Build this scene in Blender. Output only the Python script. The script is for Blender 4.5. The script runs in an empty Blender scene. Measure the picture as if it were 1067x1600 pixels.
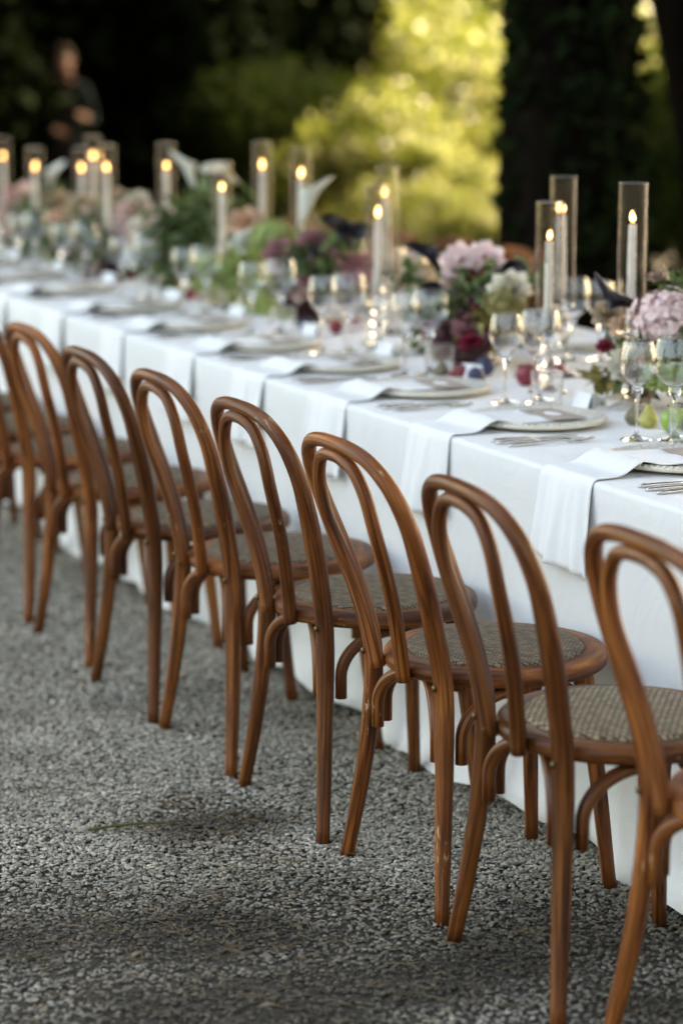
import bpy, math, random
import numpy as np
from mathutils import Vector, Matrix

random.seed(7)
RNG = np.random.default_rng(7)
SC = bpy.context.scene
COL = SC.collection
R = math.radians

# ------------------------------------------------------------------ camera
CAM = np.array([-1.8621, -3.4934, 1.5637])
PITCH, YAW, FPX = 0.1861, 0.4176, 3778.2
PW, PH = 1067, 1600
cd = bpy.data.cameras.new('camera')
cam = bpy.data.objects.new('camera', cd)
COL.objects.link(cam)
cam.location = CAM
cam.rotation_euler = (math.pi / 2 - PITCH, 0, -YAW)
cd.sensor_fit = 'VERTICAL'
cd.sensor_height = 36
cd.sensor_width = 24
cd.lens = 85
cd.clip_start = 0.1
cd.clip_end = 800
cd.dof.use_dof = True
cd.dof.focus_distance = 4.65
cd.dof.aperture_fstop = 1.9
SC.camera = cam

# ------------------------------------------------------------------ world, sun, exposure
FWD = np.array([math.sin(YAW), math.cos(YAW)])
RGT = np.array([math.cos(YAW), -math.sin(YAW)])
SUN_EL = R(38)
sdir = FWD * 0.62 + RGT * 0.78
sdir /= np.linalg.norm(sdir)
w = bpy.data.worlds.new('World')
SC.world = w
w.use_nodes = True
nt = w.node_tree
bg = nt.nodes['Background']
sky = nt.nodes.new('ShaderNodeTexSky')
sky.sky_type = 'NISHITA'
sky.sun_disc = False
sky.sun_elevation = SUN_EL
sky.sun_rotation = math.atan2(sdir[0], sdir[1])
nt.links.new(sky.outputs[0], bg.inputs[0])
bg.inputs[1].default_value = 0.15
sky.air_density = 1.0
sky.dust_density = 2.5
sky.ozone_density = 0.6
sl = bpy.data.lights.new('sun', 'SUN')
sl.energy = 2.1
sl.angle = R(0.6)
sl.color = (1.0, 0.94, 0.84)
sun = bpy.data.objects.new('sun', sl)
COL.objects.link(sun)
sv = Vector((sdir[0] * math.cos(SUN_EL), sdir[1] * math.cos(SUN_EL), math.sin(SUN_EL)))
sun.rotation_euler = sv.to_track_quat('Z', 'Y').to_euler()
sun.location = (0, 0, 30)
vs = SC.view_settings
vs.view_transform = 'Standard'
vs.look = 'None'
vs.exposure = 3.32
vs.use_white_balance = True
vs.white_balance_temperature = 9900
vs.white_balance_tint = 10
vs.gamma = 1
SC.render.engine = 'CYCLES'
SC.cycles.use_denoising = True
SC.cycles.max_bounces = 8
SC.cycles.diffuse_bounces = 3
SC.cycles.glossy_bounces = 3
SC.cycles.transmission_bounces = 8
SC.cycles.transparent_max_bounces = 8
SC.cycles.sample_clamp_indirect = 6

# ------------------------------------------------------------------ helpers
def ray(px, py):
    f = np.array([math.sin(YAW) * math.cos(PITCH), math.cos(YAW) * math.cos(PITCH), -math.sin(PITCH)])
    r = np.array([math.cos(YAW), -math.sin(YAW), 0])
    u = np.cross(r, f)
    return f * FPX + r * (px - PW / 2) - u * (py - PH / 2)
def at_x(px, py, X):          # point of the place that lies on the plane x = X
    d = ray(px, py); return CAM + d * ((X - CAM[0]) / d[0])
def at_z(px, py, Z=0.0):
    d = ray(px, py); return CAM + d * ((Z - CAM[2]) / d[2])
def at_d(px, D, z=0.0):       # ground position D metres away in that direction
    d = ray(px, 800.0); t = D / math.hypot(d[0], d[1]); p = CAM + d * t
    return np.array([p[0], p[1], z])

class MB:
    def __init__(s):
        s.v = []; s.f = []; s.uv = []; s.n = 0
    def add(s, V, F, UV=None):
        V = np.asarray(V, float)
        s.v.append(V)
        s.uv.append(np.zeros((len(V), 2)) if UV is None else np.asarray(UV, float))
        s.f += [tuple(i + s.n for i in f) for f in F]
        s.n += len(V)
        return s
    def mesh(s, name, smooth=True):
        me = bpy.data.meshes.new(name)
        V = np.concatenate(s.v)
        me.from_pydata(V.tolist(), [], s.f)
        UV = np.concatenate(s.uv)
        lay = me.uv_layers.new(name='UVMap')
        idx = np.empty(len(me.loops), dtype=np.int32)
        me.loops.foreach_get('vertex_index', idx)
        lay.data.foreach_set('uv', UV[idx].astype(np.float32).ravel())
        if smooth:
            me.polygons.foreach_set('use_smooth', [True] * len(me.polygons))
        me.update()
        return me
    def build(s, name, mat, parent=None, smooth=True):
        return link(name, s.mesh(name, smooth), mat, parent)

def link(name, me, mat=None, parent=None):
    if mat is not None and not me.materials:
        me.materials.append(mat)
    o = bpy.data.objects.new(name, me)
    COL.objects.link(o)
    o.parent = parent
    return o
def empty(name, loc=(0, 0, 0), rz=0.0):
    o = bpy.data.objects.new(name, None)
    o.empty_display_size = 0.05
    COL.objects.link(o)
    o.location = loc
    o.rotation_euler = (0, 0, rz)
    return o
def tag(o, label=None, cat=None, group=None, kind=None):
    if label: o['label'] = label
    if cat: o['category'] = cat
    if group: o['group'] = group
    if kind: o['kind'] = kind
    return o
def copy_tree(o, parent=None):
    c = o.copy(); COL.objects.link(c)
    if parent is not None: c.parent = parent
    for ch in o.children: copy_tree(ch, c)
    return c

def catmull(P, n):
    P = np.asarray(P, float)
    Q = np.vstack([2 * P[0] - P[1], P, 2 * P[-1] - P[-2]])
    out = []
    m = len(P) - 1
    for k in range(n + 1):
        t = k / n * m
        i = min(int(t), m - 1); u = t - i
        p0, p1, p2, p3 = Q[i], Q[i + 1], Q[i + 2], Q[i + 3]
        out.append(0.5 * (2 * p1 + (p2 - p0) * u + (2 * p0 - 5 * p1 + 4 * p2 - p3) * u * u + (3 * p1 - p0 - 3 * p2 + p3) * u ** 3))
    return np.array(out)
def tube(mb, P, rad, n=10, cap=True):
    P = np.asarray(P, float); m = len(P)
    rad = np.broadcast_to(np.asarray(rad, float), (m,))
    T = np.gradient(P, axis=0); T /= np.linalg.norm(T, axis=1)[:, None] + 1e-12
    ref = np.array([0, 0, 1.0]) if abs(T[0][2]) < 0.9 else np.array([1.0, 0, 0])
    N = np.cross(T[0], ref); N /= np.linalg.norm(N)
    V = []; UV = []; L = 0
    for i in range(m):
        if i:
            L += np.linalg.norm(P[i] - P[i - 1])
            N = N - T[i] * (N @ T[i]); N /= np.linalg.norm(N) + 1e-12
        B = np.cross(T[i], N)
        for k in range(n):
            a = 2 * math.pi * k / n
            V.append(P[i] + rad[i] * (math.cos(a) * N + math.sin(a) * B))
            UV.append((abs(k / n * 2 - 1) * 0.05, L))
    F = [(i * n + k, i * n + (k + 1) % n, (i + 1) * n + (k + 1) % n, (i + 1) * n + k) for i in range(m - 1) for k in range(n)]
    if cap:
        F.append(tuple(range(n - 1, -1, -1))); F.append(tuple((m - 1) * n + k for k in range(n)))
    return mb.add(V, F, UV)
def lathe(mb, prof, n=24, closed=False, c=(0, 0, 0)):
    m = len(prof); V = []; UV = []
    for r, z in prof:
        for k in range(n):
            a = 2 * math.pi * k / n
            V.append((c[0] + r * math.cos(a), c[1] + r * math.sin(a), c[2] + z)); UV.append((k / n, z))
    F = []
    for i in range(m if closed else m - 1):
        j = (i + 1) % m
        for k in range(n):
            F.append((i * n + k, i * n + (k + 1) % n, j * n + (k + 1) % n, j * n + k))
    if not closed:
        if prof[0][0] > 1e-6: F.append(tuple(range(n - 1, -1, -1)))
        if prof[-1][0] > 1e-6: F.append(tuple((m - 1) * n + k for k in range(n)))
    return mb.add(V, F, UV)
def ball(mb, c, r, n=10, m=7, sq=(1, 1, 1), jit=0.0):
    prof = [(math.sin(math.pi * i / m), -math.cos(math.pi * i / m)) for i in range(m + 1)]
    V = []; UV = []
    for rr, z in prof:
        for k in range(n):
            a = 2 * math.pi * k / n
            j = 1 + jit * (random.random() - .5)
            V.append((c[0] + r * sq[0] * rr * j * math.cos(a), c[1] + r * sq[1] * rr * j * math.sin(a), c[2] + r * sq[2] * z * j))
            UV.append((k / n, z))
    F = [(i * n + k, i * n + (k + 1) % n, (i + 1) * n + (k + 1) % n, (i + 1) * n + k) for i in range(m) for k in range(n)]
    return mb.add(V, F, UV)
def box(mb, a, b):
    (x0, y0, z0), (x1, y1, z1) = a, b
    V = [(x0, y0, z0), (x1, y0, z0), (x1, y1, z0), (x0, y1, z0), (x0, y0, z1), (x1, y0, z1), (x1, y1, z1), (x0, y1, z1)]
    return mb.add(V, [(0, 3, 2, 1), (4, 5, 6, 7), (0, 1, 5, 4), (1, 2, 6, 5), (2, 3, 7, 6), (3, 0, 4, 7)])
def rand_unit(n):
    v = RNG.normal(size=(n, 3)); return v / np.linalg.norm(v, axis=1)[:, None]
def leaves(mb, C, size, wid=0.5, up=0.3, fold=0.25):
    """leaf-shaped folded quads at the points C"""
    C = np.asarray(C, float); n = len(C)
    d = rand_unit(n); d[:, 2] += up * (RNG.random(n) - .7); d /= np.linalg.norm(d, axis=1)[:, None]
    s = np.cross(d, rand_unit(n)); s /= np.linalg.norm(s, axis=1)[:, None]
    nn = np.cross(d, s)
    L = (size * (0.6 + 0.8 * RNG.random(n)))[:, None]
    V = np.stack([C, C + d * L * .45 + s * L * wid * .5 + nn * L * fold * .3, C + d * L, C + d * L * .45 - s * L * wid * .5 + nn * L * fold * .3], 1).reshape(-1, 3)
    F = []
    for i in range(n):
        F += [(4 * i, 4 * i + 1, 4 * i + 2), (4 * i, 4 * i + 2, 4 * i + 3)]
    u = RNG.random(n)
    UV = np.repeat(np.stack([u, RNG.random(n)], 1), 4, 0)
    return mb.add(V, F, UV)

# ------------------------------------------------------------------ materials
def newmat(name):
    m = bpy.data.materials.new(name); m.use_nodes = True
    t = m.node_tree; b = t.nodes['Principled BSDF']
    return m, t, b
def nd(t, typ, **kw):
    n = t.nodes.new(typ)
    for k, v in kw.items():
        if hasattr(n, k) and k not in n.inputs: setattr(n, k, v)
        else: n.inputs[k].default_value = v
    return n
def ramp(t, fac, stops):
    r = t.nodes.new('ShaderNodeValToRGB'); e = r.color_ramp.elements
    while len(e) < len(stops): e.new(0.5)
    for i, (p, c) in enumerate(stops):
        e[i].position = p; e[i].color = (*c, 1) if len(c) == 3 else c
    t.links.new(fac, r.inputs[0]); return r
def bump(t, b, h, dist, strength=1.0):
    n = nd(t, 'ShaderNodeBump'); n.inputs['Distance'].default_value = dist; n.inputs['Strength'].default_value = strength
    t.links.new(h, n.inputs['Height']); t.links.new(n.outputs[0], b.inputs['Normal']); return n
def simple(name, col, rough=0.6, spec=0.5, var=0.15, scale=8.0, bmp=0.0, sss=0.0, metal=0.0, trans=0.0):
    m, t, b = newmat(name)
    tc = nd(t, 'ShaderNodeTexCoord'); oi = nd(t, 'ShaderNodeObjectInfo')
    nz = nd(t, 'ShaderNodeTexNoise', Scale=scale, Detail=5.0)
    add = nd(t, 'ShaderNodeVectorMath', operation='ADD')
    t.links.new(tc.outputs['Object'], add.inputs[0]); t.links.new(oi.outputs['Location'], add.inputs[1])
    t.links.new(add.outputs[0], nz.inputs['Vector'])
    c = np.array(col)
    r = ramp(t, nz.outputs['Fac'], [(0.3, tuple(c * (1 - var))), (0.7, tuple(np.minimum(c * (1 + var), 1)))])
    t.links.new(r.outputs[0], b.inputs['Base Color'])
    b.inputs['Roughness'].default_value = rough; b.inputs['Specular IOR Level'].default_value = spec
    b.inputs['Metallic'].default_value = metal
    if sss:
        b.inputs['Subsurface Weight'].default_value = sss; b.inputs['Subsurface Radius'].default_value = (.02, .012, .008); b.inputs['Subsurface Scale'].default_value = 0.3
    if bmp:
        bump(t, b, nz.outputs['Fac'], bmp)
    return m

def mat_wood():
    m, t, b = newmat('bentwood')
    uv = nd(t, 'ShaderNodeUVMap'); oi = nd(t, 'ShaderNodeObjectInfo')
    add = nd(t, 'ShaderNodeVectorMath', operation='ADD')
    t.links.new(uv.outputs[0], add.inputs[0]); t.links.new(oi.outputs['Location'], add.inputs[1])
    mp = nd(t, 'ShaderNodeMapping'); mp.inputs['Scale'].default_value = (60, 2.2, 1)
    t.links.new(add.outputs[0], mp.inputs[0])
    n1 = nd(t, 'ShaderNodeTexNoise', Scale=2.0, Detail=8.0, Roughness=0.6, Distortion=0.6)
    t.links.new(mp.outputs[0], n1.inputs['Vector'])
    r1 = ramp(t, n1.outputs['Fac'], [(0.33, (.034, .0080, .0024)), (0.5, (.150, .043, .0102)), (0.68, (.35, .120, .029))])
    # chipped varnish
    tc = nd(t, 'ShaderNodeTexCoord')
    a2 = nd(t, 'ShaderNodeVectorMath', operation='ADD')
    t.links.new(tc.outputs['Object'], a2.inputs[0]); t.links.new(oi.outputs['Location'], a2.inputs[1])
    n2 = nd(t, 'ShaderNodeTexNoise', Scale=3.0, Detail=7.0, Roughness=0.7)
    mp2 = nd(t, 'ShaderNodeMapping'); mp2.inputs['Scale'].default_value = (45, 9, 1); t.links.new(add.outputs[0], mp2.inputs[0])
    t.links.new(mp2.outputs[0], n2.inputs['Vector'])
    n3 = nd(t, 'ShaderNodeTexNoise', Scale=5.0, Detail=2.0)
    t.links.new(a2.outputs[0], n3.inputs['Vector'])
    mul = nd(t, 'ShaderNodeMath', operation='MULTIPLY'); t.links.new(n2.outputs['Fac'], mul.inputs[0]); t.links.new(n3.outputs['Fac'], mul.inputs[1])
    r2 = ramp(t, mul.outputs[0], [(0.41, (0, 0, 0)), (0.43, (1, 1, 1))])
    n4 = nd(t, 'ShaderNodeTexNoise', Scale=3.0, Detail=3.0); t.links.new(a2.outputs[0], n4.inputs['Vector'])
    r4 = ramp(t, n4.outputs['Fac'], [(0.3, (.72, .70, .68)), (0.7, (1.15, 1.1, 1.05))])
    mx0 = nd(t, 'ShaderNodeMix', data_type='RGBA', blend_type='MULTIPLY'); mx0.inputs[0].default_value = 1.0
    t.links.new(r1.outputs[0], mx0.inputs[6]); t.links.new(r4.outputs[0], mx0.inputs[7])
    mx = nd(t, 'ShaderNodeMix', data_type='RGBA'); t.links.new(r2.outputs[0], mx.inputs[0])
    t.links.new(mx0.outputs[2], mx.inputs[6]); mx.inputs[7].default_value = (.38, .24, .13, 1)
    t.links.new(mx.outputs[2], b.inputs['Base Color'])
    at_ = nd(t, 'ShaderNodeAttribute'); at_.attribute_type = 'OBJECT'; at_.attribute_name = 'tone'
    hs = nd(t, 'ShaderNodeHueSaturation'); t.links.new(mx.outputs[2], hs.inputs['Color'])
    ma = nd(t, 'ShaderNodeMath', operation='ADD'); ma.inputs[1].default_value = 1.0; t.links.new(at_.outputs['Fac'], ma.inputs[0]); t.links.new(ma.outputs[0], hs.inputs['Value'])
    t.links.new(hs.outputs[0], b.inputs['Base Color'])
    rr = ramp(t, n4.outputs['Fac'], [(0.3, (.36,) * 3), (0.7, (.58,) * 3)])
    t.links.new(rr.outputs[0], b.inputs['Roughness'])
    b.inputs['Specular IOR Level'].default_value = 0.28
    bump(t, b, n1.outputs['Fac'], 0.0006)
    return m
def mat_pad(name='woven_seat', sc=44, rot=38, c1=(.34, .24, .14, 1), c2=(.14, .10, .06, 1), bw=.62, rh=.30):
    m, t, b = newmat(name)
    tc = nd(t, 'ShaderNodeTexCoord')
    mp = nd(t, 'ShaderNodeMapping'); mp.inputs['Rotation'].default_value = (0, 0, R(rot)); t.links.new(tc.outputs['Object'], mp.inputs[0])
    br = nd(t, 'ShaderNodeTexBrick'); br.offset = 0.5; br.offset_frequency = 2
    t.links.new(mp.outputs[0], br.inputs['Vector'])
    br.inputs['Scale'].default_value = sc; br.inputs['Mortar Size'].default_value = 0.06; br.inputs['Mortar Smooth'].default_value = 0.8
    br.inputs['Brick Width'].default_value = bw; br.inputs['Row Height'].default_value = rh
    br.inputs['Color1'].default_value = c1; br.inputs['Color2'].default_value = c2; br.inputs['Mortar'].default_value = (.03, .022, .016, 1)
    nz = nd(t, 'ShaderNodeTexNoise', Scale=600.0, Detail=3.0); t.links.new(tc.outputs['Object'], nz.inputs['Vector'])
    mx = nd(t, 'ShaderNodeMix', data_type='RGBA', blend_type='MULTIPLY'); mx.inputs[0].default_value = .6
    r = ramp(t, nz.outputs['Fac'], [(.3, (.55,) * 3), (.7, (1.25,) * 3)])
    t.links.new(br.outputs['Color'], mx.inputs[6]); t.links.new(r.outputs[0], mx.inputs[7])
    t.links.new(mx.outputs[2], b.inputs['Base Color'])
    b.inputs['Roughness'].default_value = 0.75
    inv = nd(t, 'ShaderNodeMath', operation='SUBTRACT'); inv.inputs[0].default_value = 1.0; t.links.new(br.outputs['Fac'], inv.inputs[1])
    bump(t, b, inv.outputs[0], 0.0035)
    return m
def mat_cloth(name, col, weave=900):
    m, t, b = newmat(name)
    tc = nd(t, 'ShaderNodeTexCoord')
    n1 = nd(t, 'ShaderNodeTexNoise', Scale=4.0, Detail=4.0); t.links.new(tc.outputs['Object'], n1.inputs['Vector'])
    n2 = nd(t, 'ShaderNodeTexNoise', Scale=float(weave), Detail=2.0); t.links.new(tc.outputs['Object'], n2.inputs['Vector'])
    c = np.array(col)
    r = ramp(t, n1.outputs['Fac'], [(.3, tuple(c * .96)), (.7, tuple(c))])
    t.links.new(r.outputs[0], b.inputs['Base Color'])
    b.inputs['Roughness'].default_value = .85; b.inputs['Specular IOR Level'].default_value = .2
    b.inputs['Sheen Weight'].default_value = .1
    ad = nd(t, 'ShaderNodeMath', operation='MULTIPLY_ADD'); t.links.new(n2.outputs['Fac'], ad.inputs[0]); ad.inputs[1].default_value = .12; t.links.new(n1.outputs['Fac'], ad.inputs[2])
    wr = nd(t, 'ShaderNodeTexNoise', Scale=9.0, Detail=5.0, Distortion=2.5); wm = nd(t, 'ShaderNodeMapping'); wm.inputs['Scale'].default_value = (.6, .6, .5); t.links.new(tc.outputs['Object'], wm.inputs[0]); t.links.new(wm.outputs[0], wr.inputs['Vector'])
    a3 = nd(t, 'ShaderNodeMath', operation='MULTIPLY_ADD'); t.links.new(wr.outputs['Fac'], a3.inputs[0]); a3.inputs[1].default_value = 1.6; t.links.new(ad.outputs[0], a3.inputs[2])
    bump(t, b, a3.outputs[0], 0.0026)
    return m
def mat_glass(name='clear_glass', tint=(1, 1, 1), ior=1.46):
    m, t, b = newmat(name); t.nodes.remove(b)
    g = nd(t, 'ShaderNodeBsdfGlass'); g.inputs['IOR'].default_value = ior; g.inputs['Roughness'].default_value = 0.0
    g.inputs['Color'].default_value = (*tint, 1)
    nz = nd(t, 'ShaderNodeTexNoise', Scale=25.0, Detail=1.0)
    bp = nd(t, 'ShaderNodeBump'); bp.inputs['Distance'].default_value = .0002; t.links.new(nz.outputs['Fac'], bp.inputs['Height']); t.links.new(bp.outputs[0], g.inputs['Normal'])
    t.links.new(g.outputs[0], t.nodes['Material Output'].inputs[0])
    return m
def mat_leaf(name, c0, c1, trans, rough=.45, tcol=None):
    m, t, b = newmat(name)
    uv = nd(t, 'ShaderNodeUVMap'); sp = nd(t, 'ShaderNodeSeparateXYZ'); t.links.new(uv.outputs[0], sp.inputs[0])
    r = ramp(t, sp.outputs[0], [(0, c0), (1, c1)])
    t.links.new(r.outputs[0], b.inputs['Base Color']); b.inputs['Roughness'].default_value = rough
    b.inputs['Specular IOR Level'].default_value = .35 if rough < .8 else .03
    if trans:
        tr = nd(t, 'ShaderNodeBsdfTranslucent')
        if tcol:
            r2 = ramp(t, sp.outputs[0], [(0, tcol[0]), (.84, tcol[1]), (.90, tcol[2])]); t.links.new(r2.outputs[0], tr.inputs[0])
        else: t.links.new(r.outputs[0], tr.inputs[0])
        mx = nd(t, 'ShaderNodeMixShader'); mx.inputs[0].default_value = trans
        t.links.new(b.outputs[0], mx.inputs[1]); t.links.new(tr.outputs[0], mx.inputs[2]); t.links.new(mx.outputs[0], t.nodes['Material Output'].inputs[0])
    return m
def mat_bark():
    m, t, b = newmat('bark')
    tc = nd(t, 'ShaderNodeTexCoord'); mp = nd(t, 'ShaderNodeMapping'); mp.inputs['Scale'].default_value = (1, 1, .25); t.links.new(tc.outputs['Object'], mp.inputs[0])
    n = nd(t, 'ShaderNodeTexNoise', Scale=14.0, Detail=8.0, Roughness=.7); t.links.new(mp.outputs[0], n.inputs['Vector'])
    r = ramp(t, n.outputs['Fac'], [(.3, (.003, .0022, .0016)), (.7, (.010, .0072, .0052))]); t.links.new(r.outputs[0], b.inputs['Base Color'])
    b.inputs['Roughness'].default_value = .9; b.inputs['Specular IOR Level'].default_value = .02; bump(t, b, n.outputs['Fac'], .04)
    return m
def mat_flame():
    m, t, b = newmat('candle_flame'); t.nodes.remove(b)
    uv = nd(t, 'ShaderNodeUVMap'); sp = nd(t, 'ShaderNodeSeparateXYZ'); t.links.new(uv.outputs[0], sp.inputs[0])
    r = ramp(t, sp.outputs[1], [(0.0, (1, .22, .04)), (.25, (1, .58, .24)), (.6, (1, .72, .38)), (1, (1, .46, .13))])
    e = nd(t, 'ShaderNodeEmission'); e.inputs['Strength'].default_value = 1.3; t.links.new(r.outputs[0], e.inputs[0])
    t.links.new(e.outputs[0], t.nodes['Material Output'].inputs[0])
    return m
def mat_pebble():
    m, t, b = newmat('pebble_stone')
    oi = nd(t, 'ShaderNodeObjectInfo')
    r = ramp(t, oi.outputs['Random'], [(0, (.14, .123, .095)), (.25, (.29, .262, .212)), (.55, (.42, .382, .315)), (.85, (.54, .493, .407)), (.95, (.42, .32, .21)), (1, (.68, .63, .535))])
    tc = nd(t, 'ShaderNodeTexCoord'); n = nd(t, 'ShaderNodeTexNoise', Scale=2.0, Detail=4.0); t.links.new(tc.outputs['Object'], n.inputs['Vector'])
    r2 = ramp(t, n.outputs['Fac'], [(.3, (.7,) * 3), (.7, (1.15,) * 3)])
    mx = nd(t, 'ShaderNodeMix', data_type='RGBA', blend_type='MULTIPLY'); mx.inputs[0].default_value = 1
    n3 = nd(t, 'ShaderNodeTexNoise', Scale=1.1, Detail=5.0, Roughness=.6); t.links.new(oi.outputs['Location'], n3.inputs['Vector'])
    r3 = ramp(t, n3.outputs['Fac'], [(.34, (.55, .52, .48)), (.52, (1.05, 1.05, 1.05))])
    mx3 = nd(t, 'ShaderNodeMix', data_type='RGBA', blend_type='MULTIPLY'); mx3.inputs[0].default_value = 1
    t.links.new(r.outputs[0], mx.inputs[6]); t.links.new(r2.outputs[0], mx.inputs[7]); t.links.new(mx.outputs[2], mx3.inputs[6]); t.links.new(r3.outputs[0], mx3.inputs[7]); dp_ = nd(t, 'ShaderNodeAttribute'); dp_.attribute_type = 'INSTANCER'; dp_.attribute_name = 'soil_shade'
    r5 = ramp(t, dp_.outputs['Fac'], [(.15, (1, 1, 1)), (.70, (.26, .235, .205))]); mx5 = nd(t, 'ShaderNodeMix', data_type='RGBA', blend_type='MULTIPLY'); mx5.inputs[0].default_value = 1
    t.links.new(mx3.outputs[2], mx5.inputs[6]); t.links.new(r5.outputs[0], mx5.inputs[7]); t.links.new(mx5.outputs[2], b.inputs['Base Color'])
    b.inputs['Roughness'].default_value = .72; b.inputs['Specular IOR Level'].default_value = .35
    return m
def mat_ground():
    m, t, b = newmat('dirt_and_grit')
    tc = nd(t, 'ShaderNodeTexCoord')
    n = nd(t, 'ShaderNodeTexNoise', Scale=1.2, Detail=8.0, Roughness=.65); t.links.new(tc.outputs['Object'], n.inputs['Vector'])
    v = nd(t, 'ShaderNodeTexNoise', Scale=180.0, Detail=6.0, Roughness=.7); t.links.new(tc.outputs['Object'], v.inputs['Vector'])
    r = ramp(t, n.outputs['Fac'], [(.3, (.030, .024, .018)), (.7, (.075, .062, .047))])
    r2 = ramp(t, v.outputs['Fac'], [(.35, (.2,) * 3), (.65, (2.4,) * 3)])
    mx = nd(t, 'ShaderNodeMix', data_type='RGBA', blend_type='MULTIPLY'); mx.inputs[0].default_value = 1
    t.links.new(r.outputs[0], mx.inputs[6]); t.links.new(r2.outputs[0], mx.inputs[7]); t.links.new(mx.outputs[2], b.inputs['Base Color'])
    b.inputs['Roughness'].default_value = .95; bump(t, b, v.outputs['Fac'], .008)
    return m
def mat_lace():
    m, t, b = newmat('embossed_silver_rim')
    tc = nd(t, 'ShaderNodeTexCoord')
    v = nd(t, 'ShaderNodeTexVoronoi', Scale=110.0); t.links.new(tc.outputs['Object'], v.inputs['Vector'])
    r = ramp(t, v.outputs['Distance'], [(.0, (.90, .88, .83)), (.6, (.56, .53, .46))]); t.links.new(r.outputs[0], b.inputs['Base Color'])
    b.inputs['Roughness'].default_value = .3; b.inputs['Metallic'].default_value = .0
    inv = nd(t, 'ShaderNodeMath', operation='SUBTRACT'); inv.inputs[0].default_value = 1; t.links.new(v.outputs['Distance'], inv.inputs[1])
    bump(t, b, inv.outputs[0], .004)
    return m

WOOD = mat_wood(); PAD = mat_pad(); PAD_COARSE = mat_pad('coarse_basket_weave_seat', 33, 64, (.44, .33, .20, 1), (.27, .195, .115, 1), .42, .36)
CLOTH = mat_cloth('white_tablecloth', (.80, .80, .79)); NAPKIN = mat_cloth('white_napkin', (.84, .84, .83), 1200)
GLASS = mat_glass(); CRYSTAL = mat_glass('crystal_glass', (.99, .99, .98)); CHIM = mat_glass('thin_chimney_glass', (1, 1, 1), 1.30); BARK = mat_bark(); FLAME = mat_flame()
PEB = mat_pebble(); DIRT = mat_ground(); LACE = mat_lace()
BRASS = simple('dark_brass', (.12, .085, .04), .4, .5, .2, 60, metal=.8)
STEEL = simple('polished_steel', (.62, .61, .58), .22, .5, .08, 20, metal=1.0)
CHARGER = simple('champagne_charger', (.72, .65, .53), .38, .5, .1, 30)
TAUPE = simple('taupe_card', (.42, .34, .29), .8, .3, .06, 30)
WHITE = simple('white_card', (.8, .8, .8), .7, .3, .02, 30)
WAX = simple('white_wax', (.88, .80, .70), .45, .4, .03, 30, sss=.15)
WICK = simple('wick', (.02, .015, .01), .9, .2, .2, 200)
LEAF_GOLD = mat_leaf('sunlit_leaf', (.05, .07, .012), (.12, .12, .03), .5, .3, ((.07, .105, .014), (.22, .25, .04), (.78, .80, .38)))  # brightest leaves stand in for sun glints, put into the leaf colour
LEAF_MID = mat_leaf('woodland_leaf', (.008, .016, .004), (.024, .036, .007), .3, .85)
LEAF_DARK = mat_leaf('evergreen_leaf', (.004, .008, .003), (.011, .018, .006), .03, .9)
LEAF_BQ = mat_leaf('bouquet_leaf', (.05, .085, .028), (.15, .20, .075), .25, .45)
STEM = simple('green_stem', (.12, .2, .05), .5, .4, .2, 30)

# ------------------------------------------------------------------ ground
g = MB()
g.add([(-250, -250, -.004), (250, -250, -.004), (250, 250, -.004), (-250, 250, -.004)], [(0, 1, 2, 3)])
ground = tag(g.build('ground', DIRT, smooth=False), 'dark packed earth under the gravel and woods', 'ground', kind='structure')

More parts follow.
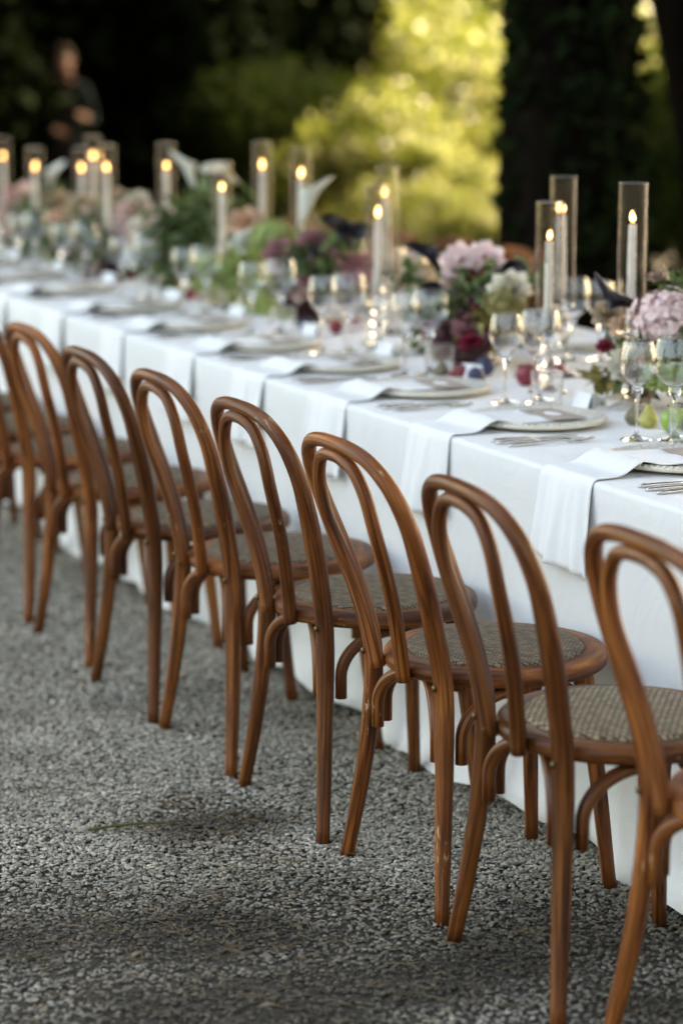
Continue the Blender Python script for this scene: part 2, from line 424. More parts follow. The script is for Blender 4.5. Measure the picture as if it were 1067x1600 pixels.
def gravel_area():
    V = []; F = []
    # strip that widens away from the camera
    rows = 110; cols = 76
    for i in range(rows + 1):
        d = 2.8 + i / rows * 7.2
        for j in range(cols + 1):
            s = (j / cols - .5) * (2.0 + d * .36)
            p = CAM[:2] + FWD * d + RGT * s
            V.append((p[0], p[1], 0))
    for i in range(rows):
        for j in range(cols):
            a = i * (cols + 1) + j
            F.append((a, a + 1, a + cols + 2, a + cols + 1))
    me = MB().add(V, F).mesh('gravel', False)
    # pebble density painted per vertex: bare earth patches where the stones are worn away
    nzo = [(RNG.normal(size=2) * 1.5, RNG.random() * 6.28, .6 + RNG.random()) for _ in range(14)]
    den = []; grow = []; soil_shade = []
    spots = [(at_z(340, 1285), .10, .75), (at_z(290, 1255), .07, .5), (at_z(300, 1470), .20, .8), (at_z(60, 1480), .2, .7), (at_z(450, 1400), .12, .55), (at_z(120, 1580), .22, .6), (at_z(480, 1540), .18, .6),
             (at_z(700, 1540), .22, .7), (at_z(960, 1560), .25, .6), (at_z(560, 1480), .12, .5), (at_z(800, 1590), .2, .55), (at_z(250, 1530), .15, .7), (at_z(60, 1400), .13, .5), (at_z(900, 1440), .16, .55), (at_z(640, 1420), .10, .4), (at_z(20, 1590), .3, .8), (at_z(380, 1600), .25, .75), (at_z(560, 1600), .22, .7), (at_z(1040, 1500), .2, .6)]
    for x, y, z in V:
        n = sum(math.sin((k[0] * x + k[1] * y) * f * 1.6 + ph) for k, ph, f in nzo) / 14
        dcam = (x - CAM[0]) * FWD[0] + (y - CAM[1]) * FWD[1]
        grow.append(float(np.interp(dcam, [5.0, 8.5], [1.0, 1.75])))
        v = (1.0 + .5 * n)
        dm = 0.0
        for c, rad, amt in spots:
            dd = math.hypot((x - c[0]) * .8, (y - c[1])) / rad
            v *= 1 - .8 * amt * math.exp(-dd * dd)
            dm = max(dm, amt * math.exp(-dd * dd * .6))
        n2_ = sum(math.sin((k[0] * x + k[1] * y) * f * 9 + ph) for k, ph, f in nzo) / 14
        soil_shade.append(max(0, min(1, dm * (1.15 + 1.6 * n2_ + .6 * n))))  # pebble darkening: bare earth patches plus foreground shade put into the colour
        den.append(max(.34, min(1.2, v * (1 + 1.2 * sum(math.sin((k[0] * x + k[1] * y) * f * 9 + ph) for k, ph, f in nzo) / 14))) / grow[-1] ** 2)
    at = me.attributes.new('density', 'FLOAT', 'POINT'); at.data.foreach_set('value', den)
    at = me.attributes.new('grow', 'FLOAT', 'POINT'); at.data.foreach_set('value', grow)
    at = me.attributes.new('soil_shade', 'FLOAT', 'POINT'); at.data.foreach_set('value', soil_shade)
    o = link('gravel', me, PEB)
    ng = bpy.data.node_groups.new('scatter_pebbles', 'GeometryNodeTree')
    ng.interface.new_socket('Geometry', in_out='INPUT', socket_type='NodeSocketGeometry')
    ng.interface.new_socket('Geometry', in_out='OUTPUT', socket_type='NodeSocketGeometry')
    N = ng.nodes; L = ng.links
    gi = N.new('NodeGroupInput'); go = N.new('NodeGroupOutput')
    dp = N.new('GeometryNodeDistributePointsOnFaces'); dp.distribute_method = 'RANDOM'
    na = N.new('GeometryNodeInputNamedAttribute'); na.data_type = 'FLOAT'; na.inputs['Name'].default_value = 'density'
    mm = N.new('ShaderNodeMath'); mm.operation = 'MULTIPLY'; mm.inputs[1].default_value = 27000
    L.new(na.outputs['Attribute'], mm.inputs[0]); L.new(mm.outputs[0], dp.inputs['Density']); L.new(gi.outputs[0], dp.inputs['Mesh'])
    gt = N.new('GeometryNodeGeometryToInstance')
    for k in range(5):
        ic = N.new('GeometryNodeMeshIcoSphere'); ic.inputs['Radius'].default_value = 1.0; ic.inputs['Subdivisions'].default_value = 2
        sp = N.new('GeometryNodeSetPosition'); nz = N.new('ShaderNodeTexNoise'); nz.noise_dimensions = '4D'; nz.inputs['W'].default_value = k * 3.7; nz.inputs['Scale'].default_value = .9; nz.inputs['Detail'].default_value = 1.0
        sb = N.new('ShaderNodeVectorMath'); sb.operation = 'SUBTRACT'; sb.inputs[1].default_value = (.5, .5, .5); L.new(nz.outputs['Color'], sb.inputs[0])
        ml = N.new('ShaderNodeVectorMath'); ml.operation = 'SCALE'; ml.inputs['Scale'].default_value = .75; L.new(sb.outputs[0], ml.inputs[0])
        L.new(ic.outputs['Mesh'], sp.inputs['Geometry']); L.new(ml.outputs[0], sp.inputs['Offset'])
        ss = N.new('GeometryNodeSetShadeSmooth'); L.new(sp.outputs[0], ss.inputs[0])
        sm = N.new('GeometryNodeSetMaterial'); sm.inputs['Material'].default_value = PEB; L.new(ss.outputs[0], sm.inputs[0])
        L.new(sm.outputs[0], gt.inputs[0])
    io = N.new('GeometryNodeInstanceOnPoints'); io.inputs['Pick Instance'].default_value = True
    L.new(dp.outputs['Points'], io.inputs['Points']); L.new(gt.outputs[0], io.inputs['Instance'])
    rv = N.new('FunctionNodeRandomValue'); rv.data_type = 'FLOAT_VECTOR'
    rv.inputs[0].default_value = (-.28, -.28, 0); rv.inputs[1].default_value = (.28, .28, 6.28)
    L.new(rv.outputs[0], io.inputs['Rotation'])
    sc = N.new('FunctionNodeRandomValue'); sc.data_type = 'FLOAT_VECTOR'; sc.inputs['Seed'].default_value = 5
    sc.inputs[0].default_value = (.0020, .0016, .0009); sc.inputs[1].default_value = (.0074, .0058, .0030)
    gn = N.new('GeometryNodeInputNamedAttribute'); gn.data_type = 'FLOAT'; gn.inputs['Name'].default_value = 'grow'
    gs_ = N.new('ShaderNodeVectorMath'); gs_.operation = 'SCALE'; L.new(sc.outputs[0], gs_.inputs[0]); L.new(gn.outputs['Attribute'], gs_.inputs['Scale']); L.new(gs_.outputs[0], io.inputs['Scale'])
    tr = N.new('GeometryNodeSetPosition'); rz = N.new('FunctionNodeRandomValue'); rz.data_type = 'FLOAT_VECTOR'; rz.inputs['Seed'].default_value = 9
    rz.inputs[0].default_value = (0, 0, -.003); rz.inputs[1].default_value = (0, 0, .004)
    L.new(rz.outputs[0], tr.inputs['Offset']); L.new(io.outputs[0], tr.inputs['Geometry']); L.new(tr.outputs[0], go.inputs[0])
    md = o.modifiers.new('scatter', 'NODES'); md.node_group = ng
    tag(o, 'pale grey pea gravel with dark worn patches and painted foreground shade', 'gravel', kind='stuff')
gravel_area()

# ------------------------------------------------------------------ woods
def trunk_mesh(h, r0, r1, lean=(0, 0), limbs=6, seed=1, crown_z=3.5):
    rnd = random.Random(seed); mb = MB()
    P = catmull([(0, 0, -.1), (.02, .01, .25), (lean[0] * .35, lean[1] * .35, h * .35), (lean[0] * .7 + .05, lean[1] * .7, h * .7), (lean[0], lean[1], h)], 26)
    rad = np.array([r0 * (1.0 - .0 * t) * (1 + .55 * math.exp(-t * 26 / 1.6)) * (1 - t) + r1 * t for t in np.linspace(0, 1, len(P))])
    P = P + np.array([[.05 * math.sin(z * 1.7 + seed), .05 * math.sin(z * 1.3 + 2 * seed), 0] for z in P[:, 2]]) * min(1, r0 / .2)
    tube(mb, P, rad, 26)
    W_ = mb.v[-1]; ph_ = [rnd.uniform(0, 6.28) for _ in range(5)]
    for q in range(len(W_)):                      # buttresses, burls and hollows
        c_ = P[q // 26]; v_ = W_[q] - c_; an = math.atan2(v_[1], v_[0]); z_ = c_[2]
        W_[q] = c_ + v_ * (1 + .10 * math.sin(3 * an + ph_[0] + z_ * .7) + .07 * math.sin(5 * an + ph_[1] - z_ * 1.9) + .08 * math.sin(z_ * 3.1 + ph_[2] + an) + .04 * math.sin(z_ * 7.3 + 2 * an + ph_[3]))
    for k in range(limbs):
        t = rnd.uniform(crown_z / h, .95); i = int(t * (len(P) - 1)); p = P[i]; a = k * 2.4 + rnd.random()
        L = rnd.uniform(.18, .31) * h
        q = [p, p + np.array([math.cos(a) * L * .5, math.sin(a) * L * .5, L * .25]), p + np.array([math.cos(a) * L, math.sin(a) * L, L * .7])]
        tube(mb, catmull(q, 8), np.linspace(rad[i] * .45, .02, 9), 8)
    return mb.mesh('trunk')
def crown_mesh(n, rx, rz, zc, size, seed, clumps=26, wid=.55):
    global RNG
    RNG = np.random.default_rng(seed); mb = MB()
    cc = rand_unit(clumps) * (RNG.random(clumps) ** .45)[:, None]
    cc = cc * np.array([rx, rx, rz]) + np.array([0, 0, zc])
    rr = RNG.uniform(.28, .5, clumps) * rx
    k = RNG.integers(0, clumps, n)
    pts = cc[k] + rand_unit(n) * (rr[k] * RNG.random(n) ** .4)[:, None] * np.array([1, 1, .75])
    pts[:, 2] = np.maximum(pts[:, 2], .15)
    leaves(mb, pts, size, wid)
    return mb.mesh('crown', False)
def tree(name, xy, tm, cm, leafmat, label, group, rz=0, s=1.0):
    e = empty(name, (xy[0], xy[1], 0), rz); e.scale = (s, s, s)
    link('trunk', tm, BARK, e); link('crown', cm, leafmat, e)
    return tag(e, label, 'tree', group)

# two old trees right behind the table
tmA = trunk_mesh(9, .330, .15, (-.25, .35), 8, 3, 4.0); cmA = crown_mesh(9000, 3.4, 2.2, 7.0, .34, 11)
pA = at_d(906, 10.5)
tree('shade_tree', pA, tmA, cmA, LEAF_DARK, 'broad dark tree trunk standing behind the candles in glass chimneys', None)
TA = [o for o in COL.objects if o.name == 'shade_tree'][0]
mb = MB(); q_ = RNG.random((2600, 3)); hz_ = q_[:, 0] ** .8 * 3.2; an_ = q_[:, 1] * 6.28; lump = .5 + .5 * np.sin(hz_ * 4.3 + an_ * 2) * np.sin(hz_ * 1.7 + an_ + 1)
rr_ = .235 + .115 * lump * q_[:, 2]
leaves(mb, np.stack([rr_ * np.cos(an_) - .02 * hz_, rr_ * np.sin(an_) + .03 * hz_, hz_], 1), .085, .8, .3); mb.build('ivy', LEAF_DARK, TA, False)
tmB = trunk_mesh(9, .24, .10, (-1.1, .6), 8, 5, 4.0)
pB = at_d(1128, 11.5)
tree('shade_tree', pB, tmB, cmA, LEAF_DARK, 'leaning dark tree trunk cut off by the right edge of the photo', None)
# the belt of trees out to the right whose crowns shade the table
k = 0
for f, r_ in [(8.0, 9.0), (11.5, 7.0), (14.5, 5.2), (10.0, 12.5), (14.0, 10.5), (6.0, 12.0), (17.0, 8.5), (3.0, 11.0), (12.5, 3.6), (5.0, 8.0), (8.5, 5.5), (15.5, 14.0), (11, 16), (6.5, 16), (.8, 3.8), (-1.8, -.3), (2.6, 6.5)]:  # trees around the camera added unseen, to darken the near ground
    p = CAM[:2] + FWD * f + RGT * r_
    tree('shade_tree', p, tmA, cmA, LEAF_DARK, 'tall evergreen tree out of frame, placed for its shade', 'shade trees out of frame', k * 1.3, 1.0 + .1 * (k % 3)); k += 1

# dark evergreen thicket to the left
hm = [crown_mesh(9000, 1.25, 1.55, 1.7, .17, 30 + i, 22) for i in range(2)]
sm = trunk_mesh(2.6, .09, .03, (.1, .05), 0, 9, .5)
hp = [(-330, 20.5), (-190, 19.5), (-60, 21.0), (50, 22.2), (150, 22.6), (250, 21.6), (345, 22.6), (-120, 24.5), (200, 25), (60, 25.5), (330, 26)]
for i, (px, d) in enumerate(hp):
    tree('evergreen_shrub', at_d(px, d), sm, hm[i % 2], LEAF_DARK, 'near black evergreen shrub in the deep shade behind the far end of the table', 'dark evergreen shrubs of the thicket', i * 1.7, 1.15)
# tall trees over the thicket; those out of frame left added to darken it
for i, (px, d) in enumerate([(-200, 24), (60, 27), (260, 29), (430, 33), (-620, 14.5), (-420, 17), (-700, 19), (330, 23.5), (-900, 16), (-190, 16.0), (-330, 20.0)]):
    tree('thicket_tree', at_d(px, d), tmA, crown_mesh(6000, 3.4, 2.6, 5.4, .36, 50 + i) if i == 0 else cmT, LEAF_DARK, 'tall dark tree placed for shade over the thicket and person', 'tall trees of the thicket', i * 2.1, 1.6 if i > 8 else (1.5 if i in (4, 5, 8) else 1.0))
    if i == 0: cmT = [c for c in COL.objects[-1:]][0].data

# sunlit golden shrubs in the middle
gm = [crown_mesh(6500, .95, .8, .95, .075, 70 + i, 24, .7) for i in range(3)]
gs = trunk_mesh(1.5, .05, .015, (.1, .05), 5, 12, .3)
gp = [(440, 26.0, .7), (520, 21.5, .75), (590, 19.5, .75), (650, 23.0, 1.05), (560, 26.5, 1.3), (700, 17.0, .38), (690, 27.0, 1.2), (760, 17.0, .33), (815, 18.0, .30), (735, 19.5, .40), (640, 30, 1.5), (800, 31, 1.3), (470, 28.5, 1.4), (660, 17.5, .45), (1012, 27, 1.3), (720, 34, 1.2)]
for i, (px, d, s) in enumerate(gp):
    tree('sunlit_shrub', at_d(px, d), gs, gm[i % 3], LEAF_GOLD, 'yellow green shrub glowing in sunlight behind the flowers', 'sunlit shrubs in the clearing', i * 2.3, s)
pm, pt, pb = newmat('tan_path_earth')
pn = nd(pt, 'ShaderNodeTexNoise', Scale=3.0, Detail=8.0); pr = ramp(pt, pn.outputs['Fac'], [(.3, (.20, .14, .08)), (.7, (.36, .27, .16))]); pt.links.new(pr.outputs[0], pb.inputs['Base Color']); pb.inputs['Roughness'].default_value = .95
mb = MB(); A = [at_d(690, 20), at_d(850, 17), at_d(1090, 22), at_d(1060, 42), at_d(900, 50), at_d(700, 44)]
tag(mb.add([(p[0], p[1], .0) for p in A], [tuple(range(6))]).build('path', pm, smooth=False), 'sunlit tan earth path crossing the clearing', 'path', kind='structure')
# mid green shrubs in half shade
for i, (px, d, s) in enumerate([(395, 20.5, .95), (350, 24.5, 1.2), (470, 23.0, .9), (540, 30, 1.9), (600, 34, 1.9), (790, 36, 1.7), (1045, 15.5, .8), (985, 17, .55), (1110, 16.5, .9), (830, 17.5, .35)]):
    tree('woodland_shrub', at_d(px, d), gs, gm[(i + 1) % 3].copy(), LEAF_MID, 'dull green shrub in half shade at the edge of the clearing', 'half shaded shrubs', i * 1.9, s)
for o in COL.objects:
    if o.name.startswith('crown') and o.parent and o.parent.name.startswith('woodland_shrub'):
        o.data.materials.clear(); o.data.materials.append(LEAF_MID)
# woods on the far side of the clearing
fm = crown_mesh(7000, 3.0, 2.6, 3.2, .32, 90, 30)
for i, px in enumerate([-150, 90, 330, 520, 700, 880, 1060, 1240]):
    tree('far_tree', at_d(px, 44 + 5 * (i % 3)), tmA, fm, LEAF_MID, 'hazy green tree closing off the far side of the clearing', 'trees beyond the clearing', i * 1.1, 1.15)
# unseen ring of woods behind the photographer, added to block low sky
fd = fm.copy(); fd.materials.clear()
for i in range(9):
    a = math.pi + YAW * -1 + (i - 4) * .33
    p = CAM[:2] + np.array([math.sin(YAW + math.pi + (i - 4) * .36), math.cos(YAW + math.pi + (i - 4) * .36)]) * 19
    tree('far_tree', p, tmA, fd, LEAF_DARK, 'unseen tree behind the photographer, added to block low sky light', 'trees out of frame behind the photographer', i * 1.1, 1.2)

# ------------------------------------------------------------------ chairs
def make_chair(lean=0.0, PAD=PAD):
    e = empty('bentwood_chair')
    def bow_x(z):
        return float(np.interp(z, [0, .15, .30, .43, .55, .65, .75, .83, .87], [0, .016, .028, .031, .014, -.013, -.043, -.072, -.090])) - lean * max(0, z - .40) / .47
    half = [(.215, 0), (.186, .15), (.164, .30), (.155, .43), (.162, .53), (.178, .61), (.193, .69), (.197, .75), (.181, .812), (.136, .852), (.072, .867), (0, .870)]
    pts = [(bow_x(z), y, z) for y, z in half] + [(bow_x(z), -y, z) for y, z in half[-2::-1]]
    P = catmull(pts, 110)
    t = np.abs(np.linspace(-1, 1, len(P)))
    rad = np.interp(t, [0, .2, .38, .55, .8, 1], [.0135, .0142, .0168, .0196, .0188, .0138])
    mb = MB(); tube(mb, P, rad, 14); mb.build('back_bow', WOOD, e)
    ih = [(.057, .425), (.066, .50), (.082, .58), (.097, .65), (.110, .72), (.105, .785), (.076, .829), (.038, .8445), (0, .848)]
    pts = [(bow_x(z) - .034 + .020 * max(0, min(1, (z - .74) / .10)), y, z) for y, z in ih] + [(bow_x(z) - .034 + .020 * max(0, min(1, (z - .74) / .10)), -y, z) for y, z in ih[-2::-1]]
    P = catmull(pts, 80); t = np.abs(np.linspace(-1, 1, len(P)))
    mb = MB(); tube(mb, P, np.interp(t, [0, .5, 1], [.0120, .0132, .0145]), 12); mb.build('inner_bow', WOOD, e)
    # seat ring, slightly squarer at the back
    n = 48; prof = [(.160, .447), (.1685, .4565), (.172, .4575), (.198, .4575), (.2065, .4555), (.2115, .4495), (.213, .441), (.2115, .431), (.207, .4265), (.200, .425), (.170, .425), (.160, .428)]
    V = []; UV = []
    for r, z in prof:
        for k_ in range(n):
            a = 2 * math.pi * k_ / n
            c, s = math.cos(a), math.sin(a)
            q = 1.0 + (.018 * math.cos(2 * a))
            V.append((.215 + r * c * q, r * s * (1 + .0), z)); UV.append((r * .3 + z * .4, a * .21))
    F = [(i * n + j, i * n + (j + 1) % n, ((i + 1) % len(prof)) * n + (j + 1) % n, ((i + 1) % len(prof)) * n + j) for i in range(len(prof)) for j in range(n)]
    MB().add(V, F, UV).build('seat_ring', WOOD, e)
    mb = MB(); lathe(mb, [(.1695, .448), (.1695, .4575), (.1645, .4635), (.14, .4680), (.07, .4715), (.001, .4725)], 48, c=(.215, 0, 0)); mb.build('seat_pad', PAD, e)
    # front legs
    for s in (-1, 1):
        P = catmull([(.345, s * .105, .424), (.352, s * .115, .36), (.366, s * .135, .22), (.385, s * .158, 0)], 16)
        mb = MB(); tube(mb, P, np.interp(np.linspace(0, 1, 17), [0, .08, .3, 1], [.0175, .0205, .0195, .0135]), 14); mb.build('leg', WOOD, e)
    # arched braces, two to a leg
    def brace(a, b):
        a = np.array(a, float); b = np.array(b, float)
        q = [a + np.array([0, 0, .0])] 
        for k_ in range(0, 13):
            th = k_ / 12 * math.pi / 2
            q.append(np.array([a[0] + (b[0] - a[0]) * (1 - math.cos(th)), a[1] + (b[1] - a[1]) * (1 - math.cos(th)), a[2] + .045 + (b[2] - a[2] - .045) * math.sin(th)]))
        mb = MB(); tube(mb, np.array(q), np.interp(np.linspace(0, 1, len(q)), [0, .3, 1], [.0120, .0128, .0120]), 10); mb.build('brace', WOOD, e)
    for s in (-1, 1):
        brace((.028, s * .130, .285), (.062, s * .020, .413))
        brace((.062, s * .166, .285), (.175, s * .160, .413))
        brace((.338, s * .140, .265), (.245, s * .165, .413))
        brace((.356, s * .100, .265), (.385, s * .015, .413))
        for (x, y, z, rr) in ((bow_x(.435) - .0200, s * .158, .432, .0068), (-.0175, s * .057, .438, .0042)):
            mb = MB(); ball(mb, (x, y, z), rr, 10, 6, (.55, 1, 1)); mb.build('bolt', BRASS, e)
    return e
chair0 = make_chair()
chair_scratched = make_chair(.030); chair_coarse = make_chair(0.0, PAD_COARSE)
# rear feet midpoint (x, y), heading, label
near = [
    (.030, -.505, 0.0, 'bentwood chair nearest the camera, its seat cut off by the right edge'),
    (-.014, -.012, -.06, 'bentwood chair with coarse basket weave seat, second from the right edge'),
    (.016, .500, 0.0, 'bentwood chair with scratched top rail, third from the right edge'),
    (.002, 1.016, 0.0, 'fourth bentwood chair from the right edge along the near side of the table'),
    (-.001, 1.518, -.01, 'fifth bentwood chair from the right edge along the near side of the table'),
    (-.014, 1.995, -.02, 'sixth bentwood chair from the right edge along the near side of the table'),
    (.013, 2.570, .02, 'seventh bentwood chair from the right edge along the near side of the table'),
    (.016, 3.125, 0.0, 'eighth bentwood chair from the right edge, its back half out of frame'),
    (.0, 3.66, .02, 'ninth bentwood chair, only its seat and a leg showing at the left edge'),
    (.01, 4.20, -.02, 'tenth bentwood chair, a blurred sliver at the left edge'),
]
def place_chair(x, y, rz, label, group, first=[True]):
    if 'scratched' in label: o = chair_scratched
    elif 'coarse' in label: o = chair_coarse
    elif first[0]: o = chair0; first[0] = False
    else: o = copy_tree(chair0)
    o.location = (x, y, 0); o.rotation_euler = (0, 0, rz)
    tone = random.uniform(-.28, .28)
    for ch in o.children: ch['tone'] = tone
    return tag(o, label, 'chair', group)
for x, y, a, lab in near:
    place_chair(x, y, a + random.uniform(-.025, .025), lab, 'bentwood chairs along the near side')
far_y = [4.36, 4.84, 5.33, 5.86, 6.38, 6.9]
ORD = ['first', 'second', 'third', 'fourth', 'fifth', 'sixth', 'seventh', 'eighth', 'ninth', 'tenth', 'eleventh', 'twelfth', 'thirteenth', 'fourteenth', 'fifteenth', 'sixteenth']
for i, y in enumerate(far_y):
    place_chair(2.23 + .02 * math.sin(i * 2.1), y, math.pi + .05 * math.sin(i * 1.3), 'bentwood chair on the far side of the table, %s from the camera end' % ORD[i], 'bentwood chairs along the far side')

# ------------------------------------------------------------------ table and cloth
TX0, TX1, TY0, TY1, TZ = .463, 1.79, -1.7, 9.2, .75
tb = tag(empty('banquet_table', (1.125, 3.75, 0)), 'long banquet table hidden under its white cloth', 'table')
mb = MB(); box(mb, (-.64, -5.4, .70), (.64, 5.4, .742)); mb.build('tabletop', WOOD, tb, False)
for y in (-5.2, -2.6, 0, 2.6, 5.2):
    for x in (-.55, .55):
        mb = MB(); box(mb, (x - .03, y - .03, 0), (x + .03, y + .03, .699)); mb.build('leg', WOOD, tb, False)
def cloth():
    ny = 900; Y = np.linspace(TY0, TY1, ny)
    ph = RNG.random(8) * 6.28
    def fold(y, k):
        return (math.sin(y * 7.1 + ph[0] + k) * .5 + math.sin(y * 12.7 + ph[1] + 2 * k) * .35 + math.sin(y * 23.3 + ph[2] + k) * .2 + math.sin(y * 3.1 + ph[3]) * .5)
    V = []; UV = []
    nd_ = 22
    cross = []
    for i in range(nd_):                     # near drop, bottom to top
        cross.append(('n', i / nd_))
    for k_ in range(5): cross.append(('nc', k_ / 4))
    for k_ in range(1, 24): cross.append(('t', k_ / 24))
    for k_ in range(5): cross.append(('fc', k_ / 4))
    for i in range(nd_ - 1, -1, -1): cross.append(('f', i / nd_))
    rr = .010
    for y in Y:
        hem = .016 + .012 * math.sin(y * 5.3 + ph[4]) + .008 * math.sin(y * 17 + ph[5])
        for typ, t in cross:
            if typ in 'nf' and len(typ) == 1:
                k0 = 0 if typ == 'n' else 3
                drop = 1 - t
                out = (fold(y, k0) * .022 + .010 * abs(math.sin(y * 9.7 + ph[7] + .8 * math.sin(y * 2.3))) ** 3) * drop ** 1.15 + .003 * math.sin(y * 31 + drop * 7 + ph[2]) * math.sin(drop * 3.14)
                if drop > .93: out += .05 * (drop - .93) / .07 * (.5 + .5 * math.sin(y * 6.7 + ph[6]))
                z = hem + (TZ - rr - hem) * t
                x = TX0 - out if typ == 'n' else TX1 + out
            elif typ == 'nc':
                a = math.pi - t * math.pi / 2; x = TX0 + rr + rr * math.cos(a); z = TZ - rr + rr * math.sin(a)
            elif typ == 'fc':
                a = math.pi / 2 - t * math.pi / 2; x = TX1 - rr + rr * math.cos(a); z = TZ - rr + rr * math.sin(a)
            else:
                x = TX0 + rr + (TX1 - TX0 - 2 * rr) * t; z = TZ + .0012 * math.sin(y * 9 + 4 * t) * math.sin(t * 3.14)
            V.append((x, y, z)); UV.append((x, y))
    m = len(cross)
    F = [(i * m + j, (i + 1) * m + j, (i + 1) * m + j + 1, i * m + j + 1) for i in range(ny - 1) for j in range(m - 1)]
    o = MB().add(V, F, UV).build('tablecloth', CLOTH)
    so = o.modifiers.new('thick', 'SOLIDIFY'); so.thickness = .0015; so.offset = -1
    # make sure normals point outward
    return tag(o, 'long white tablecloth falling to the gravel', 'tablecloth')
cloth()

# ------------------------------------------------------------------ place settings
def make_charger():
    e = empty('charger_plate')
    mb = MB(); lathe(mb, [(.001, .002), (.10, .002), (.105, .0), (.112, .0), (.116, .003), (.152, .010), (.1555, .014), (.1545, .0185), (.150, .0195), (.142, .017), (.115, .010), (.001, .009)], 56); mb.build('plate_body', CHARGER, e)
    mb = MB(); lathe(mb, [(.102, .0098), (.112, .0140), (.136, .0190), (.1485, .0215), (.1515, .0205), (.1500, .0185), (.14, .0155)], 72); mb.build('embossed_rim', LACE, e)
    mb = MB()
    for k_ in range(72):
        a = 2 * math.pi * k_ / 72; ball(mb, (.1520 * math.cos(a), .1520 * math.sin(a), .0190), .0042, 6, 4)
    mb.build('bead_border', CHARGER, e)
    return e
def make_napkin(seed):
    rnd = random.Random(seed); wv = [rnd.uniform(0, 6.28) for _ in range(4)]
    e = MB()
    # path in (x, z) from plate centre over the rim and the table edge, local x=0 plate centre; table edge at -.262
    path = catmull([(.055, .0145), (0, .0145), (-.06, .0150), (-.10, .0160), (-.128, .0225), (-.152, .0270), (-.167, .0215), (-.197, .0062), (-.233, .0034), (-.257, .0024), (-.2672, -.010), (-.2715, -.035), (-.277, -.08), (-.283, -.125), (-.289, -.180)], 70)
    nw = 30; V = []; UV = []
    L = np.concatenate([[0], np.cumsum(np.linalg.norm(np.diff(path, axis=0), axis=1))])
    for i, (x, z) in enumerate(path):
        drop = max(0, -z) / .18
        w_ = .078 + .026 * min(1, L[i] / .33) + .010 * drop + .004 * math.sin(wv[3] + L[i] * 9)
        for j in range(nw + 1):
            s = (j / nw) * 2 - 1
            xx = x - drop ** .7 * (.008 * math.sin(s * 4 + wv[0]) + .005 * math.sin(s * 9 + wv[1] + drop) + .003 * math.sin(s * 17 + wv[2])) - .005 * drop
            zz = z + (.004 * abs(math.sin(s * 3 + wv[2])) if drop == 0 and x > -.15 else 0) - (.012 * drop * s * math.sin(wv[1]))
            V.append((xx, s * w_ + .01 * math.sin(wv[2]) * drop, zz)); UV.append((L[i], s))
    m = nw + 1
    F = [(i * m + j, i * m + j + 1, (i + 1) * m + j + 1, (i + 1) * m + j) for i in range(len(path) - 1) for j in range(nw)]
    e.add(V, F, UV)
    return e.mesh('napkin')
nap = [make_napkin(s) for s in (1, 2, 3, 4)]
def make_knife():
    e = empty('knife')
    mb = MB(); P = catmull([(-.10, 0, .004), (-.05, 0, .005), (0, 0, .0045)], 10); tube(mb, P, np.interp(np.linspace(0, 1, 11), [0, .1, .6, 1], [.0035, .0055, .004, .0035]), 8); mb.build('handle', STEEL, e)
    mb = MB(); V = []; 
    for x, w0, w1 in [(0, -.004, .004), (.03, -.006, .007), (.08, -.0055, .009), (.105, -.003, .007), (.115, .002, .003)]:
        V += [(x, w0, .003), (x, w1, .003), (x, w1, .0045), (x, w0, .005)]
    F = [(i * 4 + j, i * 4 + (j + 1) % 4, i * 4 + 4 + (j + 1) % 4, i * 4 + 4 + j) for i in range(4) for j in range(4)] + [(3, 2, 1, 0), (16, 17, 18, 19)]
    mb.add(V, F).build('blade', STEEL, e, False)
    return e
def make_fork():
    e = empty('fork')
    mb = MB(); P = catmull([(-.10, 0, .004), (-.04, 0, .0055), (.03, 0, .009), (.05, 0, .006)], 14); tube(mb, P, np.interp(np.linspace(0, 1, 15), [0, .1, .6, 1], [.003, .0055, .003, .006]), 8); mb.build('handle', STEEL, e)
    for y in (-.0082, -.0028, .0028, .0082):
        mb = MB(); tube(mb, catmull([(.05, y * .5, .006), (.062, y, .004), (.085, y, .005), (.105, y, .010)], 8), np.linspace(.0019, .0010, 9), 6); mb.build('tine', STEEL, e)
    return e
def goblet(h, rb, rr, zb):
    w_ = .0011
    out = [(.001, 0), (.036, 0), (.0365, .001), (.034, .0022), (.012, .006), (.0048, .012), (.0036, .025), (.0034, zb - .02), (.0045, zb - .008), (.011, zb - .0005)]
    for k_ in range(1, 13):
        t = k_ / 12
        prof = rb * math.sin(min(1, t * 1.75) * math.pi / 2) ** .8 if t < .57 else rb + (rr - rb) * ((t - .57) / .43) ** 1.4
        out.append((prof, zb + .004 + (h - zb - .004) * t))
    rl, zl = out[-1]; rp_, zp_ = out[-2]; tt = .0016 / (zl - zp_)
    inn = [(r - w_, z) for r, z in out[10:-1]] + [(rl + (rp_ - rl) * tt - w_, zl - .0016), (rl - w_ * .97, zl - .0003), (rl - w_ * .5, zl)]
    out = out[:-1] + [(rl + (rp_ - rl) * tt, zl - .0016), (rl - w_ * .03, zl - .0003)]
    inn = [(max(r, .001), z + (w_ if k_ < 2 else 0)) for k_, (r, z) in enumerate(inn)]
    return out + inn[::-1] + [(.001, zb + .006)]
mb = MB(); lathe(mb, goblet(.222, .0520, .0405, .098), 40); GOB_BIG = mb.mesh('wine_glass')
mb = MB(); lathe(mb, goblet(.214, .0410, .0325, .100), 36); GOB_SML = mb.mesh('wine_glass')
mb = MB(); lathe(mb, [(.001, 0), (.028, 0), (.032, .0006), (.0338, .002), (.0345, .005), (.0348, .010), (.0391, .082), (.0394, .0865), (.0391, .0878), (.0386, .0878), (.0383, .0865), (.0380, .082), (.0337, .012), (.033, .0085), (.031, .0068), (.026, .0062), (.001, .006)], 36); TUMB = mb.mesh('tumbler')
